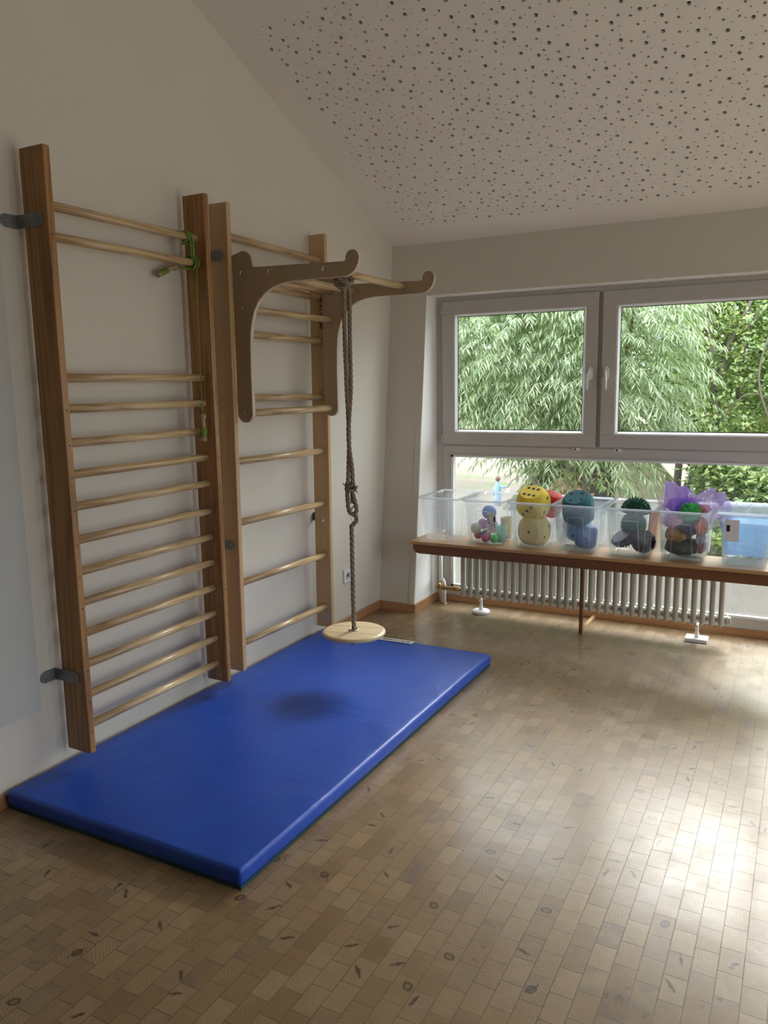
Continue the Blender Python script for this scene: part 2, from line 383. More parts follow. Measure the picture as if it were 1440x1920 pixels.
M_bin = binmat()
M_binrim = binmat('thick_rim_plastic', haze=0.42)
def sheer(name, col, alpha=0.45):
    m, nt, out = newmat(name)
    n = N(nt, 'ShaderNodeTexNoise', {'Vector': objco(nt, geo=True), 'Scale': 35.0, 'Detail': 4})
    c = mixc(nt, n.outputs[0], tuple(x * 0.7 for x in col), tuple(min(1, x * 1.25) for x in col))
    tr = N(nt, 'ShaderNodeBsdfTransparent')
    df = N(nt, 'ShaderNodeBsdfDiffuse', {'Color': c}); tl = N(nt, 'ShaderNodeBsdfTranslucent', {'Color': c})
    dm = N(nt, 'ShaderNodeMixShader', {0: 0.5, 1: df.outputs[0], 2: tl.outputs[0]})
    mx = N(nt, 'ShaderNodeMixShader', {0: alpha, 1: tr.outputs[0], 2: dm.outputs[0]})
    nt.links.new(mx.outputs[0], out.inputs[0]); return m

# ------------------------------------------------------------------ room shell
KS = 0.1127           # lean of the window wall
def yw(z): return 2.838 + KS * z
CK, CB = -0.4085, 3.5425   # ceiling plane z = CB + CK*y
YC = (CB - 2.838 * 0) ; ycor = 3.0955
def zc(y): return CB + CK * y
XR = 5.2; YB = -3.4
RIDGE = 0.2
b = MB(); b.box((-0.2, YB - 0.2, -0.12), (XR + 0.2, 3.42, 0.0))
struct('floor', b, M_floor)
b = MB()
b.prism([(YB - 0.2, 0), (3.42, 0), (3.42, 2.6), (RIDGE, zc(RIDGE) + 0.3), (YB - 0.2, zc(RIDGE) + 0.3)], 'x', -0.2, 0.0)
struct('wall_left', b, M_wall)
XO = 0.249; XE = 4.9; ZT = 1.963
zt = 2.6
# pier left of the window, header above it and pier at the far right, all with the leaning face
b = MB()
prof = [(yw(0), 0), (3.42, 0), (3.42, zt), (yw(zt), zt)]
b.prism(prof, 'x', 0.0, XO)
b.prism(prof, 'x', XE, XR + 0.2)
b.prism([(yw(ZT), ZT), (3.42, ZT), (3.42, zt), (yw(zt), zt)], 'x', XO, XE)
# hairline that leaves the sash frames inside a rebate
struct('wall_window', b, [M_wall])
b = MB(); b.box((XR, YB, 0), (XR + 0.2, DY0, 3.9)); b.box((XR, DY1, 0), (XR + 0.2, 3.42, 3.9)); b.box((XR, DY0, DZ1), (XR + 0.2, DY1, 3.9))
struct('wall_right', b, M_wall)
b = MB()
for q in ((DY0, DY0 + 0.07), ((DY0 + DY1) / 2 - 0.06, (DY0 + DY1) / 2 + 0.06), (DY1 - 0.07, DY1)): b.box((XR + 0.05, q[0], 0), (XR + 0.12, q[1], DZ1))
b.box((XR + 0.05, DY0, DZ1 - 0.07), (XR + 0.12, DY1, DZ1)); b.box((XR + 0.05, DY0, 0), (XR + 0.12, DY1, 0.07))
struct('added_light_door_1', b, M_pvc)  # unseen door frame, added with the opening that lets in side light
b = MB(); b.box((XR + 0.2, -6.0, -0.2), (12.0, 3.40, -0.02)); struct('bounce_terrace', b, plain('pale_bounce_paving', (0.72, 0.68, 0.62), 0.9, 0.1, 6))  # unseen pale paving added to bounce light up to the ceiling
b = MB(); b.box((-0.1, YB - 0.2, 0), (XR + 0.2, YB, 3.9)); struct('wall_back', b, M_darkwall)
# ceiling: perforated acoustic board
def ceiling():
    x0, x1, y0, y1 = -0.05, XR + 0.05, RIDGE, 3.13
    L = math.sqrt(1 + CK * CK)
    pts = [(x0, y0 * L), (x1, y0 * L), (x1, y1 * L), (x0, y1 * L)]
    edges = [(0, 1), (1, 2), (2, 3), (3, 0)]
    holes = []
    rnd = random.Random(3)
    hx0, hx1, hy0, hy1 = 0.172, 3.9, 1.472, 2.932
    grid = {}
    def ok(x, y, r, gap):
        i, j = int(x / 0.06), int(y / 0.06)
        for a in (-1, 0, 1):
            for c in (-1, 0, 1):
                for (px, py, pr) in grid.get((i + a, j + c), ()):
                    if (px - x) ** 2 + (py - y) ** 2 < (r + pr + gap) ** 2: return False
        return True
    area = (hx1 - hx0) * (hy1 - hy0) * L
    for r, dens, gap, jit in ((0.0100, 92, 0.070, 0), (0.0068, 150, 0.046, 0), (0.0034, 240, 0.034, 0)):
        n = int(area * dens); t = 0; k = 0
        while k < n and t < n * 25:
            t += 1
            x = rnd.uniform(hx0 + r, hx1 - r); y = rnd.uniform(hy0 * L + r, hy1 * L - r)
            g = gap if r > 0.009 else gap
            i, j = int(x / 0.07), int(y / 0.07); good = True
            for a in (-1, 0, 1):
                for c in (-1, 0, 1):
                    for (px, py, pr) in grid.get((i + a, j + c), ()):
                        need = gap if pr == r else (0.034 if pr > 0.009 and r > 0.005 else 0.024)
                        if (px - x) ** 2 + (py - y) ** 2 < need * need: good = False
            if not good: continue
            grid.setdefault((i, j), []).append((x, y, r)); holes.append((x, y, r)); k += 1
    for (x, y, r) in holes:
        n = 14 if r > 0.006 else 8
        s = len(pts)
        for q in range(n): pts.append((x + r * math.cos(2*PI*q/n), y + r * math.sin(2*PI*q/n)))
        edges += [(s + q, s + (q + 1) % n) for q in range(n)]
    vo, eo, fo, ov, oe, of = delaunay_2d_cdt([Vector(p) for p in pts], edges, [], 0, 1e-6)
    inside = {}
    for h in holes: inside.setdefault((int(h[0] / 0.05), int(h[1] / 0.05)), []).append(h)
    def inh(x, y):
        i, j = int(x / 0.05), int(y / 0.05)
        for a in (-1, 0, 1):
            for c in (-1, 0, 1):
                for (px, py, pr) in inside.get((i + a, j + c), ()):
                    if (px - x) ** 2 + (py - y) ** 2 < (pr * 0.9) ** 2: return True
        return False
    mb = MB()
    up = Vector((0, -CK, 1)).normalized()
    def P(x, y, h=0): return Vector((x, y / L, zc(y / L))) + up * h
    fl = []
    for f in fo:
        cx = sum(vo[i].x for i in f) / len(f); cy = sum(vo[i].y for i in f) / len(f)
        if not inh(cx, cy): fl.append(f)
    mb.add([P(v.x, v.y) for v in vo], fl)
    for (x, y, r) in holes:
        n = 14 if r > 0.006 else 8
        vs = [P(x + r * math.cos(2*PI*q/n), y + r * math.sin(2*PI*q/n), h) for h in (0, 0.0125) for q in range(n)]
        mb.add(vs, [(q, (q + 1) % n, n + (q + 1) % n, n + q) for q in range(n)], 0, False)
    # fleece and back of the board
    mb.add([P(x0, y0*L, 0.0126), P(x1, y0*L, 0.0126), P(x1, y1*L, 0.0126), P(x0, y1*L, 0.0126)], [(0, 1, 2, 3)], 1)
    mb.add([P(x0, y0*L, 0.15), P(x1, y0*L, 0.15), P(x1, y1*L, 0.15), P(x0, y1*L, 0.15)], [(0, 1, 2, 3)], 0)
    # flat part behind the slope
    mb.box((-0.05, YB - 0.1, zc(RIDGE)), (XR + 0.05, RIDGE, zc(RIDGE) + 0.15))
    return mb
struct('ceiling', ceiling(), [M_ceil, M_cavity], recalc=False)

# skirting boards
def skirt_prof(): return [(0, 0), (0.014, 0), (0.014, 0.012), (0.010, 0.045), (0.006, 0.050), (0, 0.050)]
b = MB(); b.prism([(x, z) for x, z in skirt_prof()], 'y', YB, 2.838)
struct('baseboard_left', b, M_skirty)
b = MB(); b.prism([(yw(z) - d, z) for d, z in skirt_prof()], 'x', 0.0, 0.262)
struct('baseboard_pier', b, M_skirt)
b = MB(); b.prism([(XO + d, z) for d, z in skirt_prof()], 'y', 2.828, 3.19)
struct('baseboard_reveal', b, M_skirty)
b = MB(); b.prism([(3.2 - d * 1.6, z * 0.8) for d, z in skirt_prof()], 'x', XO, XE)
struct('baseboard_window', b, M_skirt)
# raised edge strip on the pier
b = MB(); b.prism([(yw(z) - d, z) for d, z in ((0, 0.05), (0.004, 0.05), (0.004, 1.222), (0, 1.222))], 'x', 0.212, XO + 0.0005)
struct('trim_1', b, M_wall)

M_reveal = plain('white_daylit_reveal', (0.84, 0.82, 0.78), 0.6, 0.02, 40)  # linings whiter than the wall: daylight on the reveals put into the colour
b = MB(); b.prism([(yw(0.045), 0.045), (3.2, 0.045), (3.2, ZT), (yw(ZT), ZT)], 'x', XO, XO + 0.0025)
struct('trim_2', b, M_reveal)
b = MB(); b.prism([(yw(ZT - 0.003), ZT - 0.003), (3.2, ZT - 0.003), (3.2, ZT + 0.0005), (yw(ZT), ZT + 0.0005)], 'x', XO + 0.003, XE)
struct('trim_3', b, M_reveal)
# ------------------------------------------------------------------ window
YI = 3.2
win = build('window_1', MB().box((XO, YI, 0.035), (0.298, 3.28, ZT - 0.001)), M_pvc, None, bevel=0.003); win['kind'] = 'structure'
b = MB()
b.box((0.298, YI, 1.925), (XE, 3.28, ZT - 0.001))
b.box((0.298, YI, 0.035), (XE, 3.28, 0.098))
b.box((0.298, YI, 0.968), (XE, 3.28, 1.042))
b.box((0.298, YI - 0.006, 0.985), (XE, YI, 1.030))
b.box((0.298, YI, 0.098), (0.352, 3.28, 0.968))
SX = [(0.300, 1.2775), (1.3035, 2.281), (2.307, 3.284), (3.310, 4.287), (4.313, 4.868)]
for k in range(4): b.box((SX[k][1], YI + 0.004, 1.042), (SX[k+1][0], 3.28, 1.925))
b.box((2.86, YI, 0.098), (2.94, 3.28, 0.968)); b.box((4.87, YI, 0.035), (XE, 3.28, ZT - 0.001))
build('window_frame', b, M_pvc, win, bevel=0.0025)
# lower fixed panes
for x0, x1 in ((0.352, 2.86), (2.94, 4.87)):
    b = MB()
    for (a0, a1, c0, c1) in ((x0, x0 + 0.016, 0.098, 0.968), (x1 - 0.016, x1, 0.098, 0.968), (x0, x1, 0.098, 0.112), (x0, x1, 0.956, 0.968)):
        b.box((a0, YI - 0.004, c0), (a1, YI + 0.02, c1))
    build('glazing_bead', b, M_bead, win)
    build('pane', MB().box((x0, 3.235, 0.10), (x1, 3.241, 0.966)), M_glass, win)
def sash(x0, x1, handle_right, n):
    t = bpy.data.objects.new('window_%d' % n, bpy.data.meshes.new('window_%d' % n)); bpy.data.objects.remove(t)
    z0, z1 = 1.040, 1.930; bw = 0.082; y0 = YI - 0.018
    gx0, gx1, gz0, gz1 = x0 + bw, x1 - bw + 0.012, z0 + bw - 0.006, z1 - bw + 0.004
    b = MB()
    b.box((x0, y0, z0), (x1, YI + 0.05, z0 + bw - 0.006)); b.box((x0, y0, gz1), (x1, YI + 0.05, z1))
    b.box((x0, y0, z0 + bw - 0.006), (gx0, YI + 0.05, gz1)); b.box((gx1, y0, z0 + bw - 0.006), (x1, YI + 0.05, gz1))
    s = build('window_%d' % n, b, M_pvc, None, bevel=0.003); s['kind'] = 'structure'
    b = MB(); g = 0.026
    # bevelled glazing bead: sloping inner faces
    def quadring(o, i, yo, yi, mi=0):
        (ox0, ox1, oz0, oz1), (ix0, ix1, iz0, iz1) = o, i
        vs = [(ox0, yo, oz0), (ox1, yo, oz0), (ox1, yo, oz1), (ox0, yo, oz1), (ix0, yi, iz0), (ix1, yi, iz0), (ix1, yi, iz1), (ix0, yi, iz1)]
        b.add(vs, [(k, (k+1) % 4, 4 + (k+1) % 4, 4 + k) for k in range(4)], mi)
    q = 0.016
    quadring((gx0, gx1, gz0, gz1), (gx0 + 0.006, gx1 - 0.006, gz0 + 0.006, gz1 - 0.006), y0 + 0.001, y0 - 0.002)
    quadring((gx0 + 0.006, gx1 - 0.006, gz0 + 0.006, gz1 - 0.006), (gx0 + q, gx1 - q, gz0 + q, gz1 - q), y0 - 0.002, y0 + 0.022)
    quadring((gx0 + q, gx1 - q, gz0 + q, gz1 - q), (gx0 + q + 0.004, gx1 - q - 0.004, gz0 + q + 0.004, gz1 - q - 0.004), y0 + 0.022, y0 + 0.024, 1)
    build('glazing_bead', b, [M_bead, M_gasket], s, recalc=False)
    build('pane', MB().box((gx0 + 0.004, YI + 0.010, gz0 + 0.004), (gx1 - 0.004, YI + 0.014, gz1 - 0.004)), M_glass, s)
    # handle
    hx = (x1 - 0.034) if handle_right else (x0 + 0.030)
    b = MB(); b.prism([(hx + 0.0145 * math.cos(a) , 1.470 + (0.022 if math.sin(a) > 0 else -0.022) + 0.0145 * math.sin(a)) for a in [2*PI*k/20 for k in range(20)]], 'y', y0 - 0.011, y0)
    hb = build('handle_rosette', b, M_bead, s, bevel=0.002)
    dx = 0.012 if handle_right else -0.006
    b = MB(); b.tube([(hx, y0 - 0.008, 1.480), (hx, y0 - 0.032, 1.480), (hx - dx * 0.3, y0 - 0.042, 1.466), (hx - dx * 0.8, y0 - 0.044, 1.43), (hx - dx, y0 - 0.043, 1.375)], [0.009, 0.009, 0.010, 0.0095, 0.0085], 12, sy=0.8)
    build('window_handle', b, M_bead, s)
    # hinge
    hz = x0 - 0.004 if handle_right else x1 + 0.004
    b = MB(); b.tube([(hz, y0 - 0.002, 1.855), (hz, y0 - 0.002, 1.905)], 0.0055, 10); b.tube([(hz, y0 - 0.002, 1.05), (hz, y0 - 0.002, 1.10)], 0.0055, 10)
    build('hinge', b, M_pvc, s)
    return s
sash(SX[0][0], SX[0][1], True, 2)
sash(SX[1][0], SX[1][1] + 0.02, False, 3)
sash(SX[2][0], SX[2][1], True, 4)
sash(SX[3][0], SX[3][1], False, 5)
sash(SX[4][0], SX[4][1], True, 6)
for x in (1.168, 1.412):
    b = MB(); b.box((x - 0.022, YI - 0.020, 1.016), (x + 0.020, YI - 0.004, 1.034)); b.box((x - 0.012, YI - 0.0215, 1.019), (x - 0.002, YI - 0.0195, 1.030), 1)
    build('restrictor_catch', b, [M_bead, M_gasket], win, bevel=0.0015)
# smudge on the second sash frame
b = MB(); b.ball((2.232, 3.1818, 1.885), 0.010, 12, 6, 0, (1, 0.05, 0.9)); b.ball((2.216, 3.1818, 1.874), 0.006, 12, 6, 0, (1.3, 0.05, 0.8))
build('grime_mark', b, plain('grey_smudge', (0.30, 0.29, 0.29), 0.8, 0.2, 200), bpy.data.objects['window_3'])

# ------------------------------------------------------------------ wall objects
# acoustic panel at the left edge
m, nt, out = newmat('woven_white_fabric')
geo = N(nt, 'ShaderNodeNewGeometry').outputs['Position']
sxyz = N(nt, 'ShaderNodeSeparateXYZ', {0: geo})
wy = MA(nt, 'SINE', MA(nt, 'MULTIPLY', sxyz.outputs[1], 2100.0)); wz = MA(nt, 'SINE', MA(nt, 'MULTIPLY', sxyz.outputs[2], 1300.0))
wv = MA(nt, 'MULTIPLY', wy, wz)
bsdf(nt, out, mixc(nt, MA(nt, 'ADD', MA(nt, 'MULTIPLY', wv, 0.5), 0.5), (0.46, 0.465, 0.44), (0.60, 0.605, 0.575)), 0.85, bump=wv, bstr=0.5, bdist=0.001)
M_weave = m
b = MB(); b.box((0.002, -1.0, 0.3), (0.032, 0.262, 2.9))
single('wall_panel', b, M_weave, (0, -0.4, 0.3), 'white woven-fabric panel hanging on the wall at the left edge', 'wall panel', bevel=0.002)

# socket
t = thing('wall_socket', (0, 2.438, 0.302), 'white power socket on the wall behind the hanging rope', 'socket')
build('cover_plate', MB().box((0, 2.398, 0.262), (0.010, 2.478, 0.342)), M_bead, t, bevel=0.003)
b = MB(); RY = Matrix.Rotation(PI / 2, 4, 'Y')
b.lathe([(0.021, 0.0), (0.022, 0.004), (0.0205, 0.004), (0.019, -0.002), (1e-4, -0.002)], (0.010, 2.438, 0.302), 24, 0, True, RY)
build('socket_insert', b, M_bead, t)
b = MB()
for s in (-1, 1): b.lathe([(0.003, 0.0), (0.003, 0.0012), (1e-4, 0.0012)], (0.0082, 2.438 + s * 0.0095, 0.302), 10, 0, True, RY)
build('contact_hole', b, M_black, t)

# ------------------------------------------------------------------ ladders
def post(parent, x0, x1, y0, y1, z0, z1, mat, dots):
    b = MB(); b.box((x0, y0, z0), (x1, y1, z1))
    return build('upright', b, mat, parent, bevel=0.004)
def dots(parent, x, y, zs, r=0.0032):
    for z in zs:
        b = MB(); b.lathe([(r, 0.0), (r, 0.0006), (1e-4, 0.0006)], (x, y, z), 10, 0, False, RY)
        build('screw', b, M_screw, parent)
def rung(parent, x, y0, y1, z, r=0.0155):
    b = MB(); b.tube([(x, y0, z), (x, y1, z)], r, 20)
    return build('rung', b, M_rung, parent)
def bracket(parent, yface, z, side, xw, flip=1):
    """steel strap: plate on the wall, bent, arm along the post"""
    h = 0.022
    b = MB(); t = 0.004
    s = -1 if side < 0 else 1
    ya = yface + s * 0.0005
    # arm along x
    b.box((0.002, min(ya, ya + s * t), z - h), (xw - h, max(ya, ya + s * t), z + h))
    b.prism([(xw - h + h * math.sin(a), z + h * math.cos(a)) for a in [PI * k / 12 for k in range(13)]], 'y', min(ya, ya + s * t), max(ya, ya + s * t))
    # plate on the wall
    y1 = ya + s * 0.045
    b.box((0.0005, min(ya, y1), z - h), (0.0045, max(ya, y1), z + h))
    b.prism([(y1 + s * h * math.sin(a), z + h * math.cos(a)) for a in [PI * k / 12 for k in range(13)]], 'x', 0.0005, 0.0045)
    o = build('wall_bracket', b, M_steel, parent, bevel=0.001)
    b = MB(); b.ball((xw - h, ya + s * 0.005, z), 0.0075, 12, 8, 0, (1, 0.5, 1)); build('bolt', b, M_steel, o)
    b = MB(); b.ball((0.006, y1, z), 0.0075, 12, 8, 0, (0.5, 1, 1)); build('bolt', b, M_steel, o)
L1Z = [2.030, 1.930, 1.463, 1.356, 1.237, 1.126, 1.011, 0.890, 0.775, 0.661, 0.546, 0.429, 0.314, 0.197]
t = thing('climbing_ladder', (0.09, 0.75, 0), 'darker pine wall bars with fourteen rungs, nearer the camera, mounted on the left wall', 'wall bars')
LAD1 = t
post(t, 0.034, 0.1505, 0.3583, 0.386, 0.116, 2.204, M_oldpost, None)
post(t, 0.034, 0.1505, 1.1336, 1.160, 0.116, 2.204, M_oldpost, None)
for z in L1Z: rung(t, 0.092, 0.382, 1.137, z)
dots(t, 0.1507, 0.3725, [z - 0.004 for z in L1Z[1:2] + L1Z[3:]]); dots(t, 0.1507, 1.147, [z - 0.004 for z in L1Z[1:2] + L1Z[3:]])
bracket(t, 0.358, 1.975, -1, 0.128); bracket(t, 0.358, 0.400, -1, 0.122)
# bolts and old sticker on inner face of the far upright
b = MB(); b.box((0.050, 1.1326, 0.125), (0.085, 1.1334, 0.165)); build('sticker', b, plain('worn_grey_sticker', (0.18, 0.16, 0.15), 0.6, 0.4, 300), t)
b = MB(); b.box((0.098, 1.1324, 1.925), (0.104, 1.1334, 1.945)); build('slot', b, M_black, t)

L2Z = [0.225, 0.515, 0.800, 1.083, 1.369, 1.658, 1.880, 2.069]
t = thing('climbing_ladder', (0.075, 1.68, 1.2), 'lighter beech wall bars with widely spaced rungs, nearer the window, carrying the pull-up frame', 'wall bars', rot=(-0.0133, 0, 0))
LAD2 = t
post(t, 0.0275, 0.1254, 1.2926, 1.3200, 0.108, 2.200, M_newpost, None)
post(t, 0.0275, 0.1254, 2.0737, 2.1012, 0.108, 2.200, M_newpost, None)
for z in L2Z: rung(t, 0.085, 1.318, 2.076, z, 0.0165)
dots(t, 0.1256, 1.306, [z for z in L2Z], 0.0022)
bracket(t, 1.2925, 1.981, -1, 0.105); bracket(t, 1.2925, 0.704, -1, 0.105); bracket(t, 2.1015, 0.719, 1, 0.09)
b = MB(); b.ball((0.084, 2.072, 0.704), 0.009, 12, 8, 0, (1, 0.5, 1)); build('bolt', b, M_chrome, t)
b = MB(); b.box((0.083, 2.0725, 0.150), (0.107, 2.0735, 0.185)); build('sticker', b, M_greylabel, t)

def textmesh(txt, size, mat, name, xf, parent, extrude=0.0002, bold=True, sx=1.0):
    cu = bpy.data.curves.new(name, 'FONT'); cu.body = txt; cu.size = size; cu.extrude = extrude; cu.align_x = 'CENTER'; cu.align_y = 'CENTER'
    if bold: cu.offset = size * 0.02
    o = bpy.data.objects.new('tmp_text', cu); COL.objects.link(o)
    dg = bpy.context.evaluated_depsgraph_get()
    me = bpy.data.meshes.new_from_object(o.evaluated_get(dg))
    bpy.data.objects.remove(o)
    off = Vector(parent['_o']) if parent and '_o' in parent else Vector((0, 0, 0))
    me.transform(Matrix.Translation(-off) @ xf @ Matrix.Diagonal((sx, 1, 1, 1)))
    me.materials.clear(); me.materials.append(mat)
    n = bpy.data.objects.new(name, me); COL.objects.link(n); n.parent = parent
    return n
def logo(parent, xf, size, sx=1.1, name='lettering'):
    """the maker's name with a red slash in place of the O"""
    o = textmesh('SP  RT-THIEME', size, M_black, name, xf, parent, sx=sx)
    b = MB(); w = size
    return o
# vertical lettering on far upright of the second ladder: reads downwards on the face turned to the camera
rot = Matrix.Rotation(PI / 2, 4, 'X')           # text in the xz plane facing -y
xf = Matrix.Translation((0.094, 2.0728 , 1.800)) @ rot @ Matrix.Rotation(-PI / 2, 4, 'Z')
lt = logo(LAD2, xf, 0.030, 0.86)
LAD2_txt = lt
b = MB(); b.prism([(0.083, 1.844), (0.083, 1.836), (0.105, 1.852), (0.105, 1.860)], 'y', 2.0724, 2.0732)
build('red_slash', b, M_red, lt)
b = MB(); b.prism([(0.083, 1.853), (0.105, 1.848), (0.105, 1.841), (0.083, 1.846)], 'y', 2.0725, 2.0732)
build('red_slash', b, M_red, lt)

# ------------------------------------------------------------------ pull-up frame
def plate_profile():
    P = []
    def arc(cx, cz, r, a0, a1, n=10):
        for k in range(n + 1):
            a = math.radians(a0 + (a1 - a0) * k / n); P.append((cx + r * math.cos(a), cz + r * math.sin(a)))
    # start bottom left going round (x, z)
    arc(0.1645, 1.306, 0.0415, 180, 360, 14)
    P.append((0.206, 1.50)); P.append((0.209, 1.60))
    # concave fillet from leg to beam
    for a, q in ((0.213, 1.655), (0.222, 1.700), (0.237, 1.745), (0.262, 1.785), (0.295, 1.815), (0.335, 1.837), (0.385, 1.850), (0.44, 1.8555)): P.append((a, q))
    P.append((0.690, 1.8555))
    arc(0.690, 1.9255, 0.070, 270, 360, 10)
    arc(0.7285, 1.9255, 0.0315, 0, 180, 12)
    P.append((0.696, 1.918)); P.append((0.690, 1.9145))
    P.append((0.245, 1.928)); P.append((0.236, 1.933))
    arc(0.184, 1.9475, 0.051, 0, 115, 10)
    P.append((0.126, 1.985))
    return P
t = thing('pull_up_frame', (0.13, 1.69, 1.27), 'plywood pull-up frame with two hook-ended arms and crossbars, hung on the lighter wall bars', 'pull-up frame')
for y0 in (1.3245, 2.047):
    b = MB(); pr = plate_profile(); n = len(pr)
    b.prism(pr, 'y', y0, y0 + 0.021)
    for i in range(2, len(b.f)): b.m[i] = 1
    build('side_plate', b, [M_ply, M_plyedge], t, bevel=0.0025)
for (x, z) in ((0.593, 1.893), (0.314, 1.890), (0.163, 1.900), (0.167, 1.758), (0.163, 1.306)):
    b = MB(); b.tube([(x, 1.344, z), (x, 2.049, z)], 0.0165, 20); build('crossbar', b, M_rung, t)
for (x, z) in ((0.176, 1.908), (0.322, 1.903), (0.593, 1.893), (0.178, 1.762), (0.166, 1.308)):
    b = MB(); b.lathe([(0.0085, 0.0), (0.0085, 0.0020), (0.004, 0.0035), (1e-4, 0.0020)], (x, 1.3242, z), 14, 0, False, Matrix.Rotation(PI / 2, 4, 'X'))
    build('bolt', b, M_chrome, t)

# ------------------------------------------------------------------ rope and swing
def ropemat(name, a, b_):
    m, nt, out = newmat(name)
    n = N(nt, 'ShaderNodeTexNoise', {'Vector': objco(nt, (1, 1, 0.3)), 'Scale': 420.0, 'Detail': 3})
    bsdf(nt, out, mixc(nt, n.outputs[0], a, b_), 0.9, bump=n.outputs[0], bstr=0.5, bdist=0.002)
    return m
M_rope = ropemat('weathered_hemp_rope', (0.17, 0.125, 0.082), (0.36, 0.285, 0.20))
def catmull(P, step=0.004):
    P = [Vector(p) for p in P]; out = []
    Q = [P[0] * 2 - P[1]] + P + [P[-1] * 2 - P[-2]]
    for i in range(1, len(Q) - 2):
        n = max(2, int((Q[i + 1] - Q[i]).length / step))
        for k in range(n):
            t = k / n; a, b_, c, d = Q[i - 1], Q[i], Q[i + 1], Q[i + 2]
            out.append(0.5 * ((2 * b_) + (c - a) * t + (2 * a - 5 * b_ + 4 * c - d) * t * t + (3 * b_ - a - 3 * c + d) * t ** 3))
    out.append(P[-1]); return out
def ropetube(mb, P, r=0.0075, mi=0, step=0.004):
    r = r * 1.22
    """three-strand laid rope: three thin strands winding round the path"""
    pts = catmull(P, step); L = len(pts)
    T = [(pts[min(i+1, L-1)] - pts[max(i-1, 0)]).normalized() for i in range(L)]
    nrm = T[0].orthogonal().normalized(); F = []
    for i in range(L):
        nrm = (nrm - T[i] * nrm.dot(T[i])).normalized(); F.append((nrm.copy(), T[i].cross(nrm)))
    s = 0; A = []
    for i in range(L):
        if i: s += (pts[i] - pts[i-1]).length
        A.append(-s * 2 * PI / (r * 7.5))
    for q in range(3):
        path = [pts[i] + (F[i][0] * math.cos(A[i] + q * 2*PI/3) + F[i][1] * math.sin(A[i] + q * 2*PI/3)) * r * 0.52 for i in range(L)]
        mb.tube(path, r * 0.56, 6, mi)
SXX, SY, SZ = 0.593, 1.505, 0.312
t = thing('disc_swing', (SXX, SY, SZ), 'round wooden disc swing seat hanging on a hemp rope from the pull-up frame', 'swing')
b = MB()
b.lathe([(1e-4, -0.022), (0.128, -0.022), (0.139, -0.019), (0.145, -0.011), (0.1445, -0.005), (0.137, 0.0), (0.130, 0.0015), (1e-4, 0.0015)], (SXX, SY, SZ), 64)
build('seat', b, M_seat, t)
b = MB()
for yy in (-0.048, 0.048):
    hw = math.sqrt(0.132 ** 2 - yy * yy); b.box((SXX - hw, SY + yy - 0.0006, SZ + 0.0012), (SXX + hw, SY + yy + 0.0006, SZ + 0.0019))
b.v = [tuple(Matrix.Translation((SXX, SY, 0)) @ Matrix.Rotation(0.25, 4, 'Z') @ Matrix.Translation((-SXX, -SY, 0)) @ Vector(v)) for v in b.v]
build('plank_joint', b, M_screw, t)
b = MB(); b.tube([(SXX + 0.020 * math.cos(a), SY + 0.020 * math.sin(a), SZ + 0.005) for a in [2*PI*k/28 for k in range(28)]], 0.004, 10, closed=True)
build('ring', b, M_chrome, t)
b = MB()
ropetube(b, [(SXX, SY, SZ - 0.03), (SXX, SY, SZ + 0.1), (SXX, SY, SZ + 0.3), (SXX, SY, 0.775), (SXX + 0.002, SY + 0.002, 0.80), (SXX + 0.014, SY + 0.012, 0.815), (SXX + 0.018, SY + 0.014, 0.838), (SXX + 0.004, SY + 0.006, 0.858)], 0.0085)
build('lower_rope', b, M_rope, t)
b = MB()  # knot under the seat
ropetube(b, [(SXX - 0.012, SY, SZ - 0.026), (SXX + 0.016, SY + 0.010, SZ - 0.028), (SXX + 0.012, SY - 0.014, SZ - 0.034), (SXX - 0.016, SY - 0.006, SZ - 0.038), (SXX - 0.004, SY + 0.012, SZ - 0.042), (SXX + 0.006, SY, SZ - 0.052), (SXX - 0.012, SY - 0.004, SZ - 0.060)], 0.0085)
build('knot', b, M_black, t)
# carabiner
b = MB()
cz = 0.852; car = []
for k in range(32):
    a = 2 * PI * k / 32; car.append((SXX + 0.008 + 0.0085 * math.cos(a), SY + 0.006 + 0.006 * math.cos(a), cz + 0.034 * math.sin(a)))
b.tube(car, 0.0035, 8, closed=True); build('carabiner', b, M_chrome, t)
b = MB()
# doubled upper rope: two strands, crossing, coming from the knot on the bar
top = 1.858
ropetube(b, [(SXX - 0.004, 1.480, top), (SXX - 0.008, SY - 0.010, 1.80), (SXX - 0.009, SY - 0.006, 1.6), (SXX - 0.004, SY - 0.008, 1.4), (SXX - 0.004, SY + 0.002, 1.2), (SXX - 0.010, SY - 0.004, 1.02), (SXX - 0.014, SY - 0.006, 0.98), (SXX - 0.014, SY - 0.006, 0.91), (SXX - 0.008, SY - 0.004, 0.865), (SXX + 0.006, SY + 0.006, 0.848), (SXX + 0.020, SY + 0.012, 0.868), (SXX + 0.017, SY + 0.010, 0.90), (SXX + 0.006, SY + 0.004, 0.95), (SXX + 0.004, SY + 0.002, 0.99)], 0.0080)
ropetube(b, [(SXX + 0.006, 1.500, top), (SXX + 0.007, SY + 0.012, 1.80), (SXX + 0.006, SY + 0.010, 1.6), (SXX + 0.006, SY + 0.008, 1.4), (SXX + 0.001, SY - 0.012, 1.2), (SXX + 0.006, SY + 0.006, 1.05), (SXX + 0.003, SY + 0.010, 0.96), (SXX + 0.002, SY + 0.006, 0.90)], 0.0080)
build('upper_rope', b, M_rope, t)
b = MB()
for z in (0.965, 0.982):
    b2 = [(SXX - 0.004 + 0.018 * math.cos(a), SY + 0.015 * math.sin(a), z + 0.006 * math.sin(a + z * 90)) for a in [2*PI*k/14 for k in range(15)]]
    ropetube(b, b2, 0.0065)
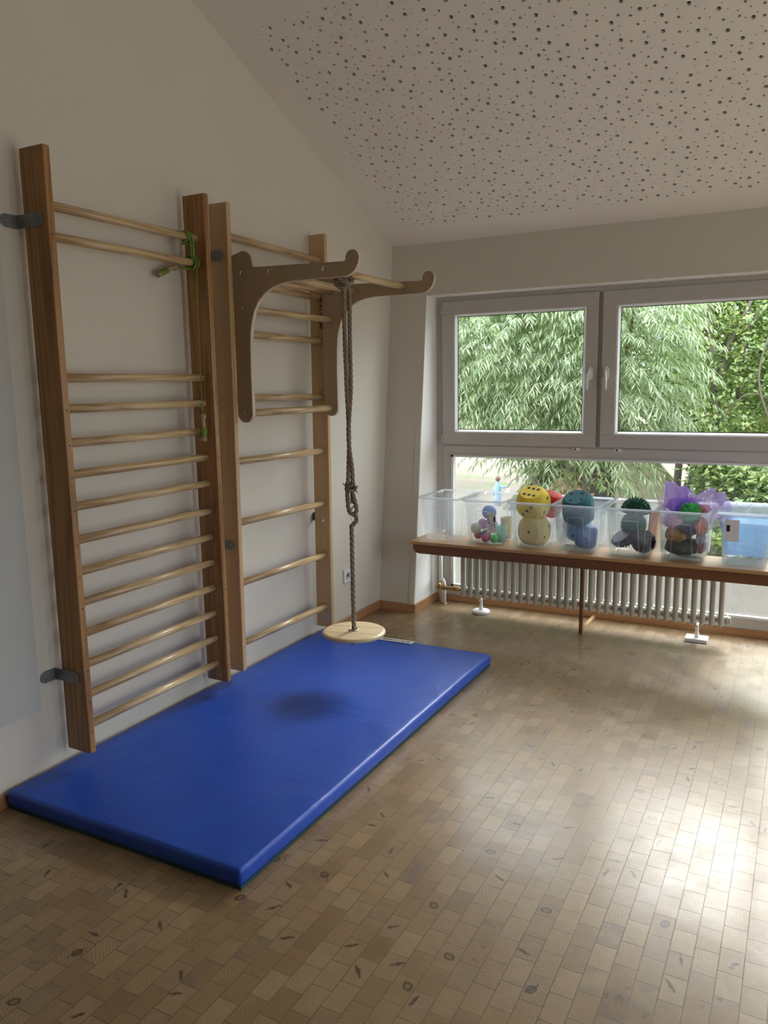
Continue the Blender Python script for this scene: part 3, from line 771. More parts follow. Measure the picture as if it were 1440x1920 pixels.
for (dx, dz, l) in ((1, 0.25, 0.030), (0.8, -0.75, 0.034), (1, -0.1, 0.028), (0.7, 0.7, 0.022), (-0.9, 0.7, 0.024), (-0.8, -0.5, 0.016), (0.9, -0.4, 0.026)):
    s0 = Vector((SXX + (0.012 if dx > 0 else -0.016), SY - 0.004, 0.974))
    b.tube([s0, s0 + Vector((dx * l * 0.5, -0.002, dz * l * 0.4)), s0 + Vector((dx * l, -0.003, dz * l))], [0.004, 0.0035, 0.002], 6)
build('frayed_knot', b, M_rope, t)
b = MB()  # wraps on the bar
for k, yy in enumerate((1.470, 1.487, 1.505)):
    ropetube(b, [(SXX + 0.0245 * math.cos(a), yy + 0.004 * math.sin(a / 2), 1.893 + 0.0245 * math.sin(a)) for a in [2*PI*q/16 + 0.3 for q in range(17)]], 0.0078)
ropetube(b, [(SXX - 0.030, 1.462, 1.868), (SXX - 0.024, 1.470, 1.845), (SXX - 0.006, 1.480, 1.832), (SXX + 0.014, 1.500, 1.846), (SXX + 0.026, 1.520, 1.872)], 0.0085)
ropetube(b, [(SXX - 0.012, 1.455, 1.866), (SXX + 0.02, 1.470, 1.852), (SXX + 0.018, 1.512, 1.850), (SXX - 0.012, 1.522, 1.856), (SXX - 0.016, 1.475, 1.846), (SXX + 0.010, 1.482, 1.838)], 0.0085)
build('hitch', b, M_rope, t)

# ------------------------------------------------------------------ green skipping rope
M_green = ropemat('green_cord', (0.11, 0.19, 0.025), (0.21, 0.33, 0.05))
M_grip = plain('worn_wooden_grip', (0.36, 0.23, 0.13), 0.45, 0.2, 80)
t = thing('skipping_rope', (0.095, 1.09, 1.93), 'green skipping rope with wooden grips knotted round the top rungs of the darker wall bars', 'skipping rope')
b = MB(); rr = 0.0042
def wrap(cx, cy0, cy1, cz, turns, r0=0.0155 + 0.0042, ph=0.0):
    n = int(turns * 14)
    return [(cx + r0 * math.cos(2*PI*k/14 + ph), cy0 + (cy1 - cy0) * k / n, cz + r0 * math.sin(2*PI*k/14 + ph)) for k in range(n + 1)]
b.tube(catmull(wrap(0.092, 1.068, 1.086, 2.030, 2.0)), rr, 8)
b.tube(catmull(wrap(0.092, 1.098, 1.128, 1.930, 3.0)), rr, 8)
b.tube(catmull(wrap(0.092, 1.090, 1.120, 1.930, 2.0, 0.0275, 1.0)), rr, 8)
for (dx, dy) in ((0.012, 0.0), (0.018, 0.006), (0.014, 0.012), (0.004, 0.010)):
    b.tube(catmull([(0.092 + dx, 1.080 + dy, 2.045), (0.092 + dx + 0.008, 1.083 + dy, 2.01), (0.092 + dx + 0.004, 1.088 + dy, 1.975), (0.092 + dx, 1.096 + dy, 1.94)]), rr, 8)
b.tube(catmull([(0.100, 1.075, 2.012), (0.092, 1.060, 2.004), (0.085, 1.072, 2.000), (0.100, 1.088, 2.006)]), rr, 8)
b.tube(catmull([(0.110, 1.110, 1.912), (0.116, 1.105, 1.86), (0.119, 1.095, 1.77), (0.124, 1.090, 1.60), (0.128, 1.083, 1.42), (0.130, 1.080, 1.36), (0.131, 1.079, 1.315)], 0.02), [0.0022] * len(catmull([(0.110, 1.110, 1.912), (0.116, 1.105, 1.86), (0.119, 1.095, 1.77), (0.124, 1.090, 1.60), (0.128, 1.083, 1.42), (0.130, 1.080, 1.36), (0.131, 1.079, 1.315)], 0.02)), 8)
for zz in (1.77, 1.352, 1.336): b.ball((0.1295 if zz < 1.5 else 0.119, 1.081 if zz < 1.5 else 1.095, zz), 0.006, 10, 8)
b.tube(catmull([(0.092, 1.100, 1.905), (0.070, 1.080, 1.908), (0.045, 1.055, 1.912)]), rr, 8)
build('cord', b, M_green, t)
def grip(c, M):
    b = MB(); b.lathe([(1e-4, 0.118), (0.010, 0.116), (0.0145, 0.108), (0.0145, 0.098), (0.009, 0.092), (0.0105, 0.080), (0.0125, 0.055)], c, 18, 0, True, M)
    b.lathe([(0.0125, 0.055), (0.0130, 0.020)], c, 18, 1, True, M)
    b.lathe([(0.0130, 0.020), (0.0120, 0.002), (1e-4, 0.0)], c, 18, 0, True, M)
    build('grip', b, [M_grip, M_green], t)
grip((0.132, 1.078, 1.197), Matrix.Identity(4))
d = Vector((0.038 - 0.045, 0.965 - 1.055, 1.872 - 1.912)).normalized()
Mq = d.to_track_quat('-Z', 'Y').to_matrix().to_4x4()
grip(Vector((0.045, 1.055, 1.912)) + d * 0.105, Mq)

# ------------------------------------------------------------------ mat
def matmat():
    m, nt, out = newmat('blue_vinyl')
    co = objco(nt, geo=True)
    n1 = N(nt, 'ShaderNodeTexNoise', {'Vector': co, 'Scale': 5.0, 'Detail': 3, 'Distortion': 0.6})
    n2 = N(nt, 'ShaderNodeTexNoise', {'Vector': co, 'Scale': 450.0, 'Detail': 2})
    n3 = N(nt, 'ShaderNodeTexNoise', {'Vector': co, 'Scale': 2.2, 'Detail': 7, 'Roughness': 0.7})
    c = mixc(nt, ramp(nt, n3.outputs[0], [(0.35, 0.0), (0.75, 1.0)]), (0.004, 0.055, 0.40), (0.009, 0.078, 0.47))
    h = MA(nt, 'ADD', MA(nt, 'MULTIPLY', n1.outputs[0], 4.0), MA(nt, 'MULTIPLY', n2.outputs[0], 0.06))
    ro = MA(nt, 'ADD', MA(nt, 'MULTIPLY', n3.outputs[0], 0.15), 0.34)
    bsdf(nt, out, c, ro, bump=h, bstr=0.35, bdist=0.004)
    return m
M_blue = matmat()
X0, X1, Y0, Y1, H = 0.020, 1.0245, 0.105, 2.132, 0.067
t = thing('gym_mat', (0.52, 1.12, 0), 'blue vinyl gym mat lying on the floor below the wall bars', 'gym mat')
def matmesh():
    bm = bmesh.new(); nx, ny = 40, 80
    def top(u, v):
        x = X0 + (X1 - X0) * u; y = Y0 + (Y1 - Y0) * v
        e = min(u * (X1 - X0), (1 - u) * (X1 - X0), v * (Y1 - Y0), (1 - v) * (Y1 - Y0))
        z = H + 0.002 * noise.noise((x * 3, y * 3, 0.3)) + (0.0015 * noise.noise((x * 9, y * 9, 4.0)) if e < 0.2 else 0)
        z += 0.003 * min(1, e / 0.12) - 0.002
        return x, y, z
    b = MB(); vs = []; fs = []
    for j in range(ny + 1):
        for i in range(nx + 1): vs.append(top(i / nx, j / ny))
    for j in range(ny):
        for i in range(nx): fs.append((j*(nx+1)+i, j*(nx+1)+i+1, (j+1)*(nx+1)+i+1, (j+1)*(nx+1)+i))
    ring = [j for j in range(nx + 1)] + [(nx + 1) * (j + 1) + nx for j in range(ny)] + [ny * (nx + 1) + nx - 1 - i for i in range(nx)] + [(nx + 1) * (ny - 1 - j) for j in range(ny - 1)]
    base = len(vs); levels = [(0.050, 0.0015), (0.030, 0.003), (0.012, 0.001)]
    loops = [ring]
    for z, bulge in levels:
        lp = []
        for q in ring:
            x, y, _ = vs[q]
            dx = -bulge if abs(x - X0) < 1e-6 else (bulge if abs(x - X1) < 1e-6 else 0); dy = -bulge if abs(y - Y0) < 1e-6 else (bulge if abs(y - Y1) < 1e-6 else 0)
            wv = 1 + 0.5 * noise.noise((x * 7, y * 7, 1.0))
            lp.append(len(vs)); vs.append((x + (dx * wv if x > 0.5 else 0), y + dy * wv, z))
        loops.append(lp)
    for a, c in zip(loops, loops[1:]):
        n = len(a)
        for k in range(n): fs.append((a[k], c[k], c[(k+1) % n], a[(k+1) % n]))
    fs.append(tuple(loops[-1]))
    b.add(vs, fs, 0, True); return b
o = build('cover', matmesh(), M_blue, t, bevel=0.011, seg=4)
b = MB(); b.box((X0 + 0.004, Y0 + 0.004, 0.0), (X1 - 0.002, Y1 - 0.004, 0.0125)); build('anti_slip_base', b, plain('dark_teal_rubber', (0.015, 0.05, 0.06), 0.8, 0.1), t)
lab = MB(); 
Rl = Matrix.Translation((0.500, 2.106, 0)) @ Matrix.Rotation(PI + 0.03, 4, 'Z')
lab.box((-0.098, -0.021, H + 0.0005), (0.098, 0.021, H + 0.0030), 0, Rl)
lo = build('label_strip', lab, M_whitelabel, t)
xf = Matrix.Translation((0.500, 2.106, H + 0.0033)) @ Matrix.Rotation(PI + 0.03, 4, 'Z')
logo(lo, xf, 0.026, 0.98)
b = MB(); b.prism([(-0.055, -0.008), (-0.048, -0.008), (-0.034, 0.008), (-0.041, 0.008)], 'z', H + 0.003, H + 0.0036, 0, Rl)
b.prism([(-0.055, 0.006), (-0.053, 0.008), (-0.034, -0.006), (-0.036, -0.008)], 'z', H + 0.003, H + 0.0036, 0, Rl)
build('red_slash', b, M_red, lo)

# ------------------------------------------------------------------ bench
BT = 0.4975
t = thing('long_bench', (1.8, 2.8, 0), 'long low wooden bench in front of the radiator carrying the plastic boxes', 'bench')
build('bench_top', MB().box((0.309, 2.658, BT - 0.019), (3.30, 2.930, BT)), M_bench, t, bevel=0.003)
pr = [(0.330, BT - 0.019), (3.28, BT - 0.019), (3.28, BT - 0.075)] + [(0.375 - 0.045 * math.sin(PI/2*k/8), BT - 0.075 + 0.035 * (1 - math.cos(PI/2*k/8))) for k in range(9)]
b = MB(); b.prism(pr, 'y', 2.668, 2.690); build('apron', b, M_apron, t, bevel=0.002)
for lx in (1.303, 2.9):
    pr = [(2.70, 0.0), (2.74, 0.0), (2.76, 0.03), (2.83, 0.03), (2.85, 0.0), (2.905, 0.0), (2.905, BT - 0.019), (2.690, BT - 0.019), (2.690, 0.3)]
    b = MB(); b.box((lx - 0.011, 2.842, 0.0), (lx + 0.009, 2.866, BT - 0.020)); build('leg', b, M_apron, t, bevel=0.002)
    b = MB(); b.box((lx - 0.011, 2.8665, 0.0), (lx + 0.009, 3.17, 0.022)); build('foot_rail', b, M_bench, t, bevel=0.002)

# ------------------------------------------------------------------ radiator
M_rad = plain('cream_radiator_enamel', (0.50, 0.48, 0.42), 0.3, 0.03, 8)
RY0, RX0, RX1, RZ0, RZ1 = 2.955, 0.5, 2.05, 0.098, 0.440
t = thing('radiator', (1.28, 3.0, 0.1), 'cream ribbed column radiator behind the bench below the window', 'radiator')
NS = 33; pitch = (2.026 - 0.530) / (NS - 1)
for i in range(NS):
    x = 0.530 + i * pitch
    b = MB()
    for yy, rc_ in ((RY0 + 0.014, 0.0145), (RY0 + 0.088, 0.0105)):
        b.tube([(x, yy, RZ0), (x, yy, RZ0 + 0.008), (x, yy, RZ0 + 0.03), (x, yy, RZ0 + 0.055), (x, yy, RZ1 - 0.055), (x, yy, RZ1 - 0.02), (x, yy, RZ1)], [0.005, 0.011, 0.0160, rc_, rc_, 0.0155, 0.006], 12)
    for zz in (RZ0 + 0.035, RZ1 - 0.035):
        b.tube([(x, RY0 + 0.012, zz), (x, RY0 + 0.090, zz)], 0.016, 12)
        b.tube([(x - pitch / 2, RY0 + 0.051, zz), (x - 0.012, RY0 + 0.051, zz), (x, RY0 + 0.051, zz), (x + 0.012, RY0 + 0.051, zz), (x + pitch / 2, RY0 + 0.051, zz)], [0.019, 0.022, 0.026, 0.022, 0.019], 14)
    build('radiator_section', b, M_rad, t)
for zz in (RZ0 + 0.035, RZ1 - 0.035):
    b = MB(); b.lathe([(0.024, 0), (0.024, 0.010), (0.030, 0.011), (0.030, 0.018), (0.022, 0.019), (0.022, 0.030), (1e-4, 0.030)], (2.042, RY0 + 0.051, zz), 8, 0, False, RY)
    build('end_plug', b, M_rad, t)
# vent plug
b = MB(); b.ball((1.895, RY0 + 0.018, 0.262), 0.007); build('vent', b, M_steel, t)
# valve and pipes
M_pipe = plain('white_painted_pipe', (0.78, 0.76, 0.72), 0.35, 0.04, 20)
b = MB()
zv = RZ0 + 0.035
b.tube([(0.512, RY0 + 0.051, zv), (0.47, RY0 + 0.055, zv)], 0.012, 12)
b.lathe([(0.017, 0), (0.017, 0.018), (0.012, 0.019), (0.012, 0.03), (0.016, 0.031), (0.016, 0.045), (0.012, 0.046), (0.013, 0.09), (0.018, 0.092), (0.018, 0.12)], (0.485, RY0 + 0.06, zv), 10, 0, False, Matrix.Rotation(-PI / 2, 4, 'Y'))
b.tube([(0.375, RY0 + 0.06, zv), (0.345, RY0 + 0.085, zv), (0.33, 3.10, zv)], 0.012, 12)
b.lathe([(0.018, -0.02), (0.020, 0.0), (0.018, 0.02)], (0.330, 3.045, zv), 12, 0, True, Matrix.Rotation(PI / 2, 4, 'X'))
build('valve', b, M_brass, t)
b = MB()
b.tube([(0.307, 3.13, 0.0), (0.307, 3.13, 0.385)], 0.0125, 14)
b.tube([(0.345, 3.10, 0.0), (0.345, 3.10, 0.12), (0.340, 3.10, 0.15), (0.325, 3.115, 0.158), (0.310, 3.128, 0.150)], 0.0125, 14)
build('pipe', b, M_pipe, t)
b = MB(); b.tube([(0.307, 3.13, 0.36), (0.307, 3.13, 0.40), (0.33, 3.10, 0.412), (0.42, RY0 + 0.055, RZ1 - 0.035), (0.512, RY0 + 0.051, RZ1 - 0.035)], 0.013, 12)
b.lathe([(0.020, 0), (0.024, 0.012), (0.024, 0.045), (0.018, 0.05)], (0.47, RY0 - 0.02, RZ1 - 0.045), 16, 0, True, Matrix.Rotation(-PI / 2, 4, 'X'))
build('pipe_elbow', b, M_brass, t)
for (x, y) in ((0.307, 3.13), (0.345, 3.10)):
    b = MB(); b.lathe([(0.022, 0.0), (0.020, 0.004), (0.013, 0.006)], (x, y, 0), 16); build('floor_rosette', b, M_brass, t)
M_foot = plain('white_plastic_foot', (0.85, 0.84, 0.83), 0.35, 0.02)
for k, (x, y) in enumerate(((0.637, 3.006), (1.905, 3.006))):
    b = MB()
    if k == 0: b.lathe([(1e-4, 0.0), (0.052, 0.0), (0.056, 0.004), (0.055, 0.014), (0.050, 0.018), (1e-4, 0.020)], (x, y, 0), 32)
    else: b.prism([(x - 0.058, y - 0.045), (x + 0.058, y - 0.045), (x + 0.058, y + 0.045), (x - 0.058, y + 0.045)], 'z', 0.0, 0.018)
    b.tube([(x, y, 0.016), (x, y, 0.05), (x, y, 0.085)], [0.014, 0.010, 0.010], 12)
    b.tube([(x, y - 0.03, 0.088), (x, y, 0.080), (x, y + 0.03, 0.088)], 0.008, 10)
    build('foot', b, M_foot, t, bevel=0.004 if k else 0)

# ------------------------------------------------------------------ storage boxes
def rrect(w, d, r, n=5):
    P = []
    for cx, cy, a0 in ((w/2 - r, d/2 - r, 0), (-w/2 + r, d/2 - r, 90), (-w/2 + r, -d/2 + r, 180), (w/2 - r, -d/2 + r, 270)):
        for k in range(n + 1):
            a = math.radians(a0 + 90 * k / n); P.append((cx + r * math.cos(a), cy + r * math.sin(a)))
    return P
BW, BD, BH = 0.262, 0.385, 0.262
def loftloops(b, loops, mi=0, capfirst=True, caplast=True, smooth=True):
    n = len(loops[0]); vs = [v for l in loops for v in l]; fs = []
    for i in range(len(loops) - 1):
        for k in range(n): fs.append((i*n+k, i*n+(k+1)%n, (i+1)*n+(k+1)%n, (i+1)*n+k))
    if capfirst: fs.append(tuple(range(n))[::-1])
    if caplast: fs.append(tuple((len(loops)-1)*n + k for k in range(n)))
    b.add(vs, fs, mi, smooth)
def make_bin(label):
    t = bpy.data.objects.new('storage_box', None); COL.objects.link(t); t['_o'] = (0, 0, 0)
    tag(t, label, 'storage box', 'clear storage boxes in a row on the bench')
    def L(w, d, r, z): return [(x, y, z) for x, y in rrect(w, d, r)]
    bw, bd = 0.205, 0.325   # at the base
    def at(z, ins=0.0):
        k = z / BH; return L(bw + (BW - 0.022 - bw) * k - 2*ins, bd + (BD - 0.022 - bd) * k - 2*ins, 0.022 + 0.004*k, z)
    th = 0.0022
    b = MB()
    loops = [at(0.004 + 0.004), at(0.012), at(0.10), at(0.20), at(BH - 0.006)]
    base = L(bw - 0.006, bd - 0.006, 0.02, 0.0012)
    outer = [base] + loops
    inner = [at(BH - 0.006, th), at(0.20, th), at(0.10, th), at(0.014, th), L(bw - 0.012, bd - 0.012, 0.018, 0.004)]
    loftloops(b, outer + inner)
    build('body', b, M_bin, t)
    b = MB()
    loftloops(b, [at(BH - 0.0065, -0.0002), L(BW, BD, 0.026, BH - 0.004), L(BW + 0.001, BD + 0.001, 0.026, BH - 0.012), L(BW + 0.003, BD + 0.003, 0.027, BH - 0.012), L(BW + 0.003, BD + 0.003, 0.027, BH), L(BW - 0.016, BD - 0.016, 0.026, BH), at(BH - 0.006, th)], capfirst=False, caplast=False)
    build('rim', b, M_binrim, t)
    # raised outline on front and back
    b = MB()
    for s in (-1, 1):
        def fy(z): return s * ((bd + (BD - 0.022 - bd) * z / BH) / 2 + 0.0006)
        path = [(-0.055 , fy(0.008), 0.008), (-0.042, fy(0.195), 0.195), (0.042, fy(0.195), 0.195), (0.055, fy(0.008), 0.008)]
        for a, c in zip(path, path[1:]): b.tube([a, c], 0.0014, 6)
        for x in (-0.088, 0.088):
            b.tube([(x * 0.86, fy(0.01), 0.01), (x * 1.02, fy(0.235), 0.235)], 0.0010, 6)
    for s in (-1, 1):
        def fx(z): return s * ((bw + (BW - 0.022 - bw) * z / BH) / 2 + 0.0006)
        path = [(fx(0.008), -0.09, 0.008), (fx(0.195), -0.075, 0.195), (fx(0.195), 0.075, 0.195), (fx(0.008), 0.09, 0.008)]
        for a, c in zip(path, path[1:]): b.tube([a, c], 0.0012, 6)
    build('raised_ribs', b, M_binrim, t)
    return t
BINX = [0.474, 0.756, 1.027, 1.289, 1.573, 1.842, 2.137]
BINY = [2.900, 2.903, 2.902, 2.897, 2.893, 2.896, 2.893]
BLAB = ['empty clear plastic box at the window-pier end of the bench',
        'clear plastic box holding small coloured balls, with a printed sticker on its front',
        'clear plastic box holding two yellow foam dice and a red one',
        'clear plastic box holding teal and blue foam dice',
        'clear plastic box holding green and dark spiky balls and half domes',
        'clear plastic box stuffed with coloured scarves spilling over its rim',
        'clear plastic box with light blue contents, last in the row on the right']
proto = None; BINS = []
for i in range(7):
    if i == 0: o = make_bin(BLAB[0]); proto = o; kids = list(o.children)
    else:
        o = proto.copy(); COL.objects.link(o); o['label'] = BLAB[i]
        for ch in kids:
            c = ch.copy(); COL.objects.link(c); c.parent = o
    o.location = (BINX[i], BINY[i], BT); o.rotation_euler = (0, 0, [0.01, -0.015, 0.02, -0.01, 0.015, -0.02, 0.0][i]); BINS.append(o)
# stickers on boxes 2 and 7 (local coordinates of the box)
def fyl(z): return -((0.325 + (BD - 0.022 - 0.325) * z / BH) / 2 + 0.0012)
def sticker(bin_, x0, x1, z0, z1, marks):
    b = MB(); vs = [(x0, fyl(z0), z0), (x1, fyl(z0), z0), (x1, fyl(z1), z1), (x0, fyl(z1), z1)]
    vs += [(x, y - 0.0004, z) for x, y, z in vs]
    b.add(vs, [(0,1,2,3),(4,5,6,7),(0,1,5,4),(1,2,6,5),(2,3,7,6),(3,0,4,7)])
    s = build('sticker', b, M_whitelabel, bin_)
    b = MB()
    for (a0, a1, c0, c1) in marks:
        X0_, X1_ = x0 + (x1 - x0) * a0, x0 + (x1 - x0) * a1; Z0_, Z1_ = z0 + (z1 - z0) * c0, z0 + (z1 - z0) * c1
        vs = [(X0_, fyl(Z0_) - 0.0006, Z0_), (X1_, fyl(Z0_) - 0.0006, Z0_), (X1_, fyl(Z1_) - 0.0006, Z1_), (X0_, fyl(Z1_) - 0.0006, Z1_)]
        b.add(vs, [(0, 1, 2, 3)])
    build('printed_marks', b, M_black, s, recalc=False)
mk = [(0.74, 0.93, 0.55, 0.80), (0.06, 0.22, 0.76, 0.82), (0.10, 0.22, 0.70, 0.73), (0.06, 0.25, 0.62, 0.66), (0.08, 0.22, 0.55, 0.58), (0.06, 0.30, 0.46, 0.49), (0.26, 0.32, 0.46, 0.58), (0.50, 0.55, 0.82, 0.88), (0.72, 0.82, 0.40, 0.47), (0.78, 0.92, 0.30, 0.33)]
for k in range(3): mk += [(0.36 + 0.1 * k, 0.385 + 0.1 * k, 0.15, 0.5)]
sticker(BINS[1], 0.022, 0.078, 0.070, 0.192, mk)
sticker(BINS[6], -0.095, -0.030, 0.125, 0.235, [(0.1, 0.35, 0.45, 0.75)])

# ------------------------------------------------------------------ toys in the boxes
def pmat(name, col, rough=0.45, var=0.12): return plain(name, col, rough, var, 50)
def ballobj(c, r, col, label, rough=0.35, group='small balls in the second box', spiky=False, name='ball'):
    b = MB(); b.ball((0, 0, 0), r, 24, 16)
    if spiky:
        for k in range(90):
            z = 1 - 2 * (k + 0.5) / 90; a = k * 2.39996; q = math.sqrt(1 - z * z); d = Vector((q * math.cos(a), q * math.sin(a), z))
            b.tube([d * r * 0.97, d * r * 1.10], [0.0022, 0.0008], 5)
    o = single(name, b, pmat('rubber_' + label.split()[0], col, rough), (0, 0, 0), label, 'ball', group)
    o.location = c
    return o
F = BT + 0.006
ballobj((0.741, 2.861, F + 0.163), 0.043, (0.05, 0.17, 0.62), 'blue ball lying on top of the other balls in the second box')
ballobj((0.685, 2.792, F + 0.075), 0.032, (0.62, 0.60, 0.36), 'cream ball at the left in the second box')
ballobj((0.679, 2.844, F + 0.027), 0.026, (0.75, 0.05, 0.05), 'red ball on the bottom at the left in the second box')
ballobj((0.701, 2.875, F + 0.089), 0.034, (0.62, 0.20, 0.55), 'pink and violet ball under the blue one in the second box')
ballobj((0.767, 2.839, F + 0.092), 0.035, (0.22, 0.42, 0.75), 'light blue ball just under the top blue one in the second box')
ballobj((0.735, 2.823, F + 0.034), 0.030, (0.02, 0.02, 0.05), 'navy spiky ball low in the middle of the second box', spiky=True)
ballobj((0.755, 2.767, F + 0.027), 0.026, (0.55, 0.06, 0.18), 'dark pink ball half behind the sticker of the second box')
ballobj((0.807, 2.767, F + 0.027), 0.026, (0.06, 0.60, 0.09), 'bright green ball below the sticker of the second box')
ballobj((0.838, 2.870, F + 0.023), 0.021, (0.10, 0.20, 0.38), 'small slate blue ball in the right back part of the second box')
b = MB(); b.lathe([(1e-4, 0), (0.024, 0.0), (0.031, 0.095), (0.0295, 0.095), (0.022, 0.004), (1e-4, 0.004)], (0.832, 2.815, F), 24)
single('cup', b, pmat('mint_plastic', (0.25, 0.66, 0.50)), (0.832, 2.815, F), 'mint green cup standing in the second box', 'cup')
b = MB(); b.lathe([(1e-4, 0), (0.030, 0.0), (0.037, 0.125), (0.0355, 0.125), (0.028, 0.004), (1e-4, 0.004)], (0.818, 2.950, F), 24)
single('cup', b, pmat('pale_yellow_plastic', (0.74, 0.62, 0.28)), (0.818, 2.950, F), 'pale yellow cup standing at the back of the second box', 'cup')

def die(c, s, col, label, rot, pipcol=(0.02, 0.02, 0.02), faces=None):
    """rounded foam cube: cube cut by a sphere, with round pips"""
    t = bpy.data.objects.new('foam_die', None); COL.objects.link(t); t['_o'] = (0, 0, 0)
    tag(t, label, 'foam die', 'foam dice in the boxes')
    n = 30; R = s / 2 * 1.28; b = MB(); h = s / 2
    for ax in range(3):
        for sg in (-1, 1):
            vs = []; fs = []
            for i in range(n + 1):
                for j in range(n + 1):
                    u = -h + s * i / n; v = -h + s * j / n
                    p = [0, 0, 0]; p[ax] = sg * h; p[(ax + 1) % 3] = u; p[(ax + 2) % 3] = v; p = Vector(p)
                    if p.length > R: p = p * (R / p.length)
                    vs.append(p)
            for i in range(n):
                for j in range(n): fs.append((i*(n+1)+j, (i+1)*(n+1)+j, (i+1)*(n+1)+j+1, i*(n+1)+j+1))
            b.add(vs, fs, 0, True)
    o = build('body', b, pmat('foam_' + label.split()[0] + '_' + str(len(bpy.data.materials)), col, 0.7, 0.06), t)
    bm = bmesh.new(); bm.from_mesh(o.data); bmesh.ops.remove_doubles(bm, verts=bm.verts, dist=1e-5); es_ = o.modifiers.new('edges', 'EDGE_SPLIT'); es_.split_angle = math.radians(17); bmesh.ops.recalc_face_normals(bm, faces=bm.faces); bm.to_mesh(o.data); bm.free()
    PT = {1: [(0, 0)], 2: [(-1, -1), (1, 1)], 3: [(-1, -1), (0, 0), (1, 1)], 4: [(-1, -1), (1, 1), (-1, 1), (1, -1)], 5: [(-1, -1), (1, 1), (-1, 1), (1, -1), (0, 0)], 6: [(-1, -1), (-1, 0), (-1, 1), (1, -1), (1, 0), (1, 1)]}
    g = s * 0.185; fr = s * 0.062; pm_ = pmat('pip_' + str(len(bpy.data.materials)), pipcol, 0.8)
    for (ax, sg), num in (faces or {(2, 1): 6, (1, -1): 3, (0, 1): 2, (2, -1): 1, (1, 1): 4, (0, -1): 5}).items():
        for (a, c_) in PT[num]:
            p = [0, 0, 0]; p[ax] = sg * (h + 0.0005); 
            if ax == 2: p[0] = c_ * g; p[1] = a * g
            elif ax == 1: p[0] = a * g; p[2] = c_ * g
            else: p[1] = a * g; p[2] = c_ * g
            vs = []
            for k in range(16):
                q = list(p); aa = 2*PI*k/16; q[(ax + 1) % 3] += fr * math.cos(aa); q[(ax + 2) % 3] += fr * math.sin(aa); vs.append(q)
            b = MB(); b.add(vs, [tuple(range(16))]); build('pip', b, pm_, t)
    t.location = c; t.rotation_euler = rot
    return t
die((1.020, 2.855, BT + 0.083), 0.152, (0.78, 0.66, 0.24), 'lower yellow foam die standing at the bottom of the third box', (0, 0.03, -0.12), faces={(1, -1): 1, (0, 1): 2, (2, 1): 6})
die((1.012, 2.850, BT + 0.243), 0.158, (0.80, 0.62, 0.05), 'upper yellow foam die showing six dots, tilted above the rim', (0.52, 0.10, -0.16))
die((1.068, 2.995, BT + 0.218), 0.132, (0.78, 0.02, 0.035), 'red foam die behind the yellow ones', (0.2, 0.25, 0.35))
die((1.243, 2.988, BT + 0.084), 0.130, (0.16, 0.42, 0.70), 'light blue foam die at the back of the fourth box', (0.1, 0.05, 0.15))
die((1.324, 2.835, BT + 0.072), 0.116, (0.05, 0.16, 0.42), 'blue foam die at the bottom of the fourth box', (0, 0.1, 0.25), faces={(1, -1): 1, (0, 1): 2})
die((1.272, 2.850, BT + 0.226), 0.160, (0.012, 0.13, 0.17), 'dark teal foam die tilted on top of the blue ones', (0.50, -0.10, 0.12), faces={(2, 1): 4, (1, -1): 2, (0, 1): 5})

def dome(c, r, col, label, rot, spikes=260, full=False):
    b = MB()
    prof = [(r * math.cos(a), r * math.sin(a)) for a in [PI/2*k/10 for k in range(10)]] + [(1e-4, r)]
    if full: prof = [(max(1e-4, r * math.cos(a)), r * math.sin(a)) for a in [-PI/2 + PI*k/20 for k in range(21)]]
    else: prof = [(r - 0.004, 0.0)] + prof
    b.lathe(prof, (0, 0, 0), 32)
    for ring in range(8):
        e = (PI / 2) * (ring + 0.3) / 8; m_ = max(4, int(28 * math.cos(e)))
        for sg in ((1, -1) if full else (1,)):
            for k in range(m_):
                a = 2*PI*(k + 0.5 * (ring % 2)) / m_; d = Vector((math.cos(e) * math.cos(a), math.cos(e) * math.sin(a), sg * math.sin(e)))
                b.tube([d * r * 0.97, d * (r + 0.014)], [0.0062, 0.0014], 6, smooth=False)
    o = single('spiky_ball' if full else 'spiky_dome', b, pmat('spiky_' + label.split()[0], col, 0.3), (0, 0, 0), label, 'spiky ball', 'spiky balls and half domes in the fifth box')
    o.location = c; o.rotation_euler = rot; return o
dome((1.583, 2.850, BT + 0.228), 0.068, (0.008, 0.10, 0.05), 'dark green spiky half dome resting above the rim', (0.15, 0.08, 0))
dome((1.572, 2.868, BT + 0.152), 0.058, (0.02, 0.17, 0.14), 'teal spiky ball below the green half dome', (0.3, 0.2, 0), full=True)
dome((1.522, 2.815, BT + 0.100), 0.060, (0.035, 0.022, 0.07), 'dark violet spiky half dome tilted at the left of the fifth box', (-0.4, 2.55, 0))
dome((1.632, 2.830, BT + 0.070), 0.052, (0.018, 0.013, 0.035), 'black violet spiky ball at the right bottom of the fifth box', (0, 0, 0), full=True)
b = MB(); b.box((-0.05, -0.004, 0), (0.05, 0.004, 0.22))
o = single('foam_board', b, pmat('orange_foam', (0.75, 0.20, 0.03)), (0, 0, 0), 'orange foam strip standing at the back right of the fifth box', 'foam strip'); o.location = (1.655, 2.955, BT + 0.006); o.rotation_euler = (0.05, 0.04, 1.2)

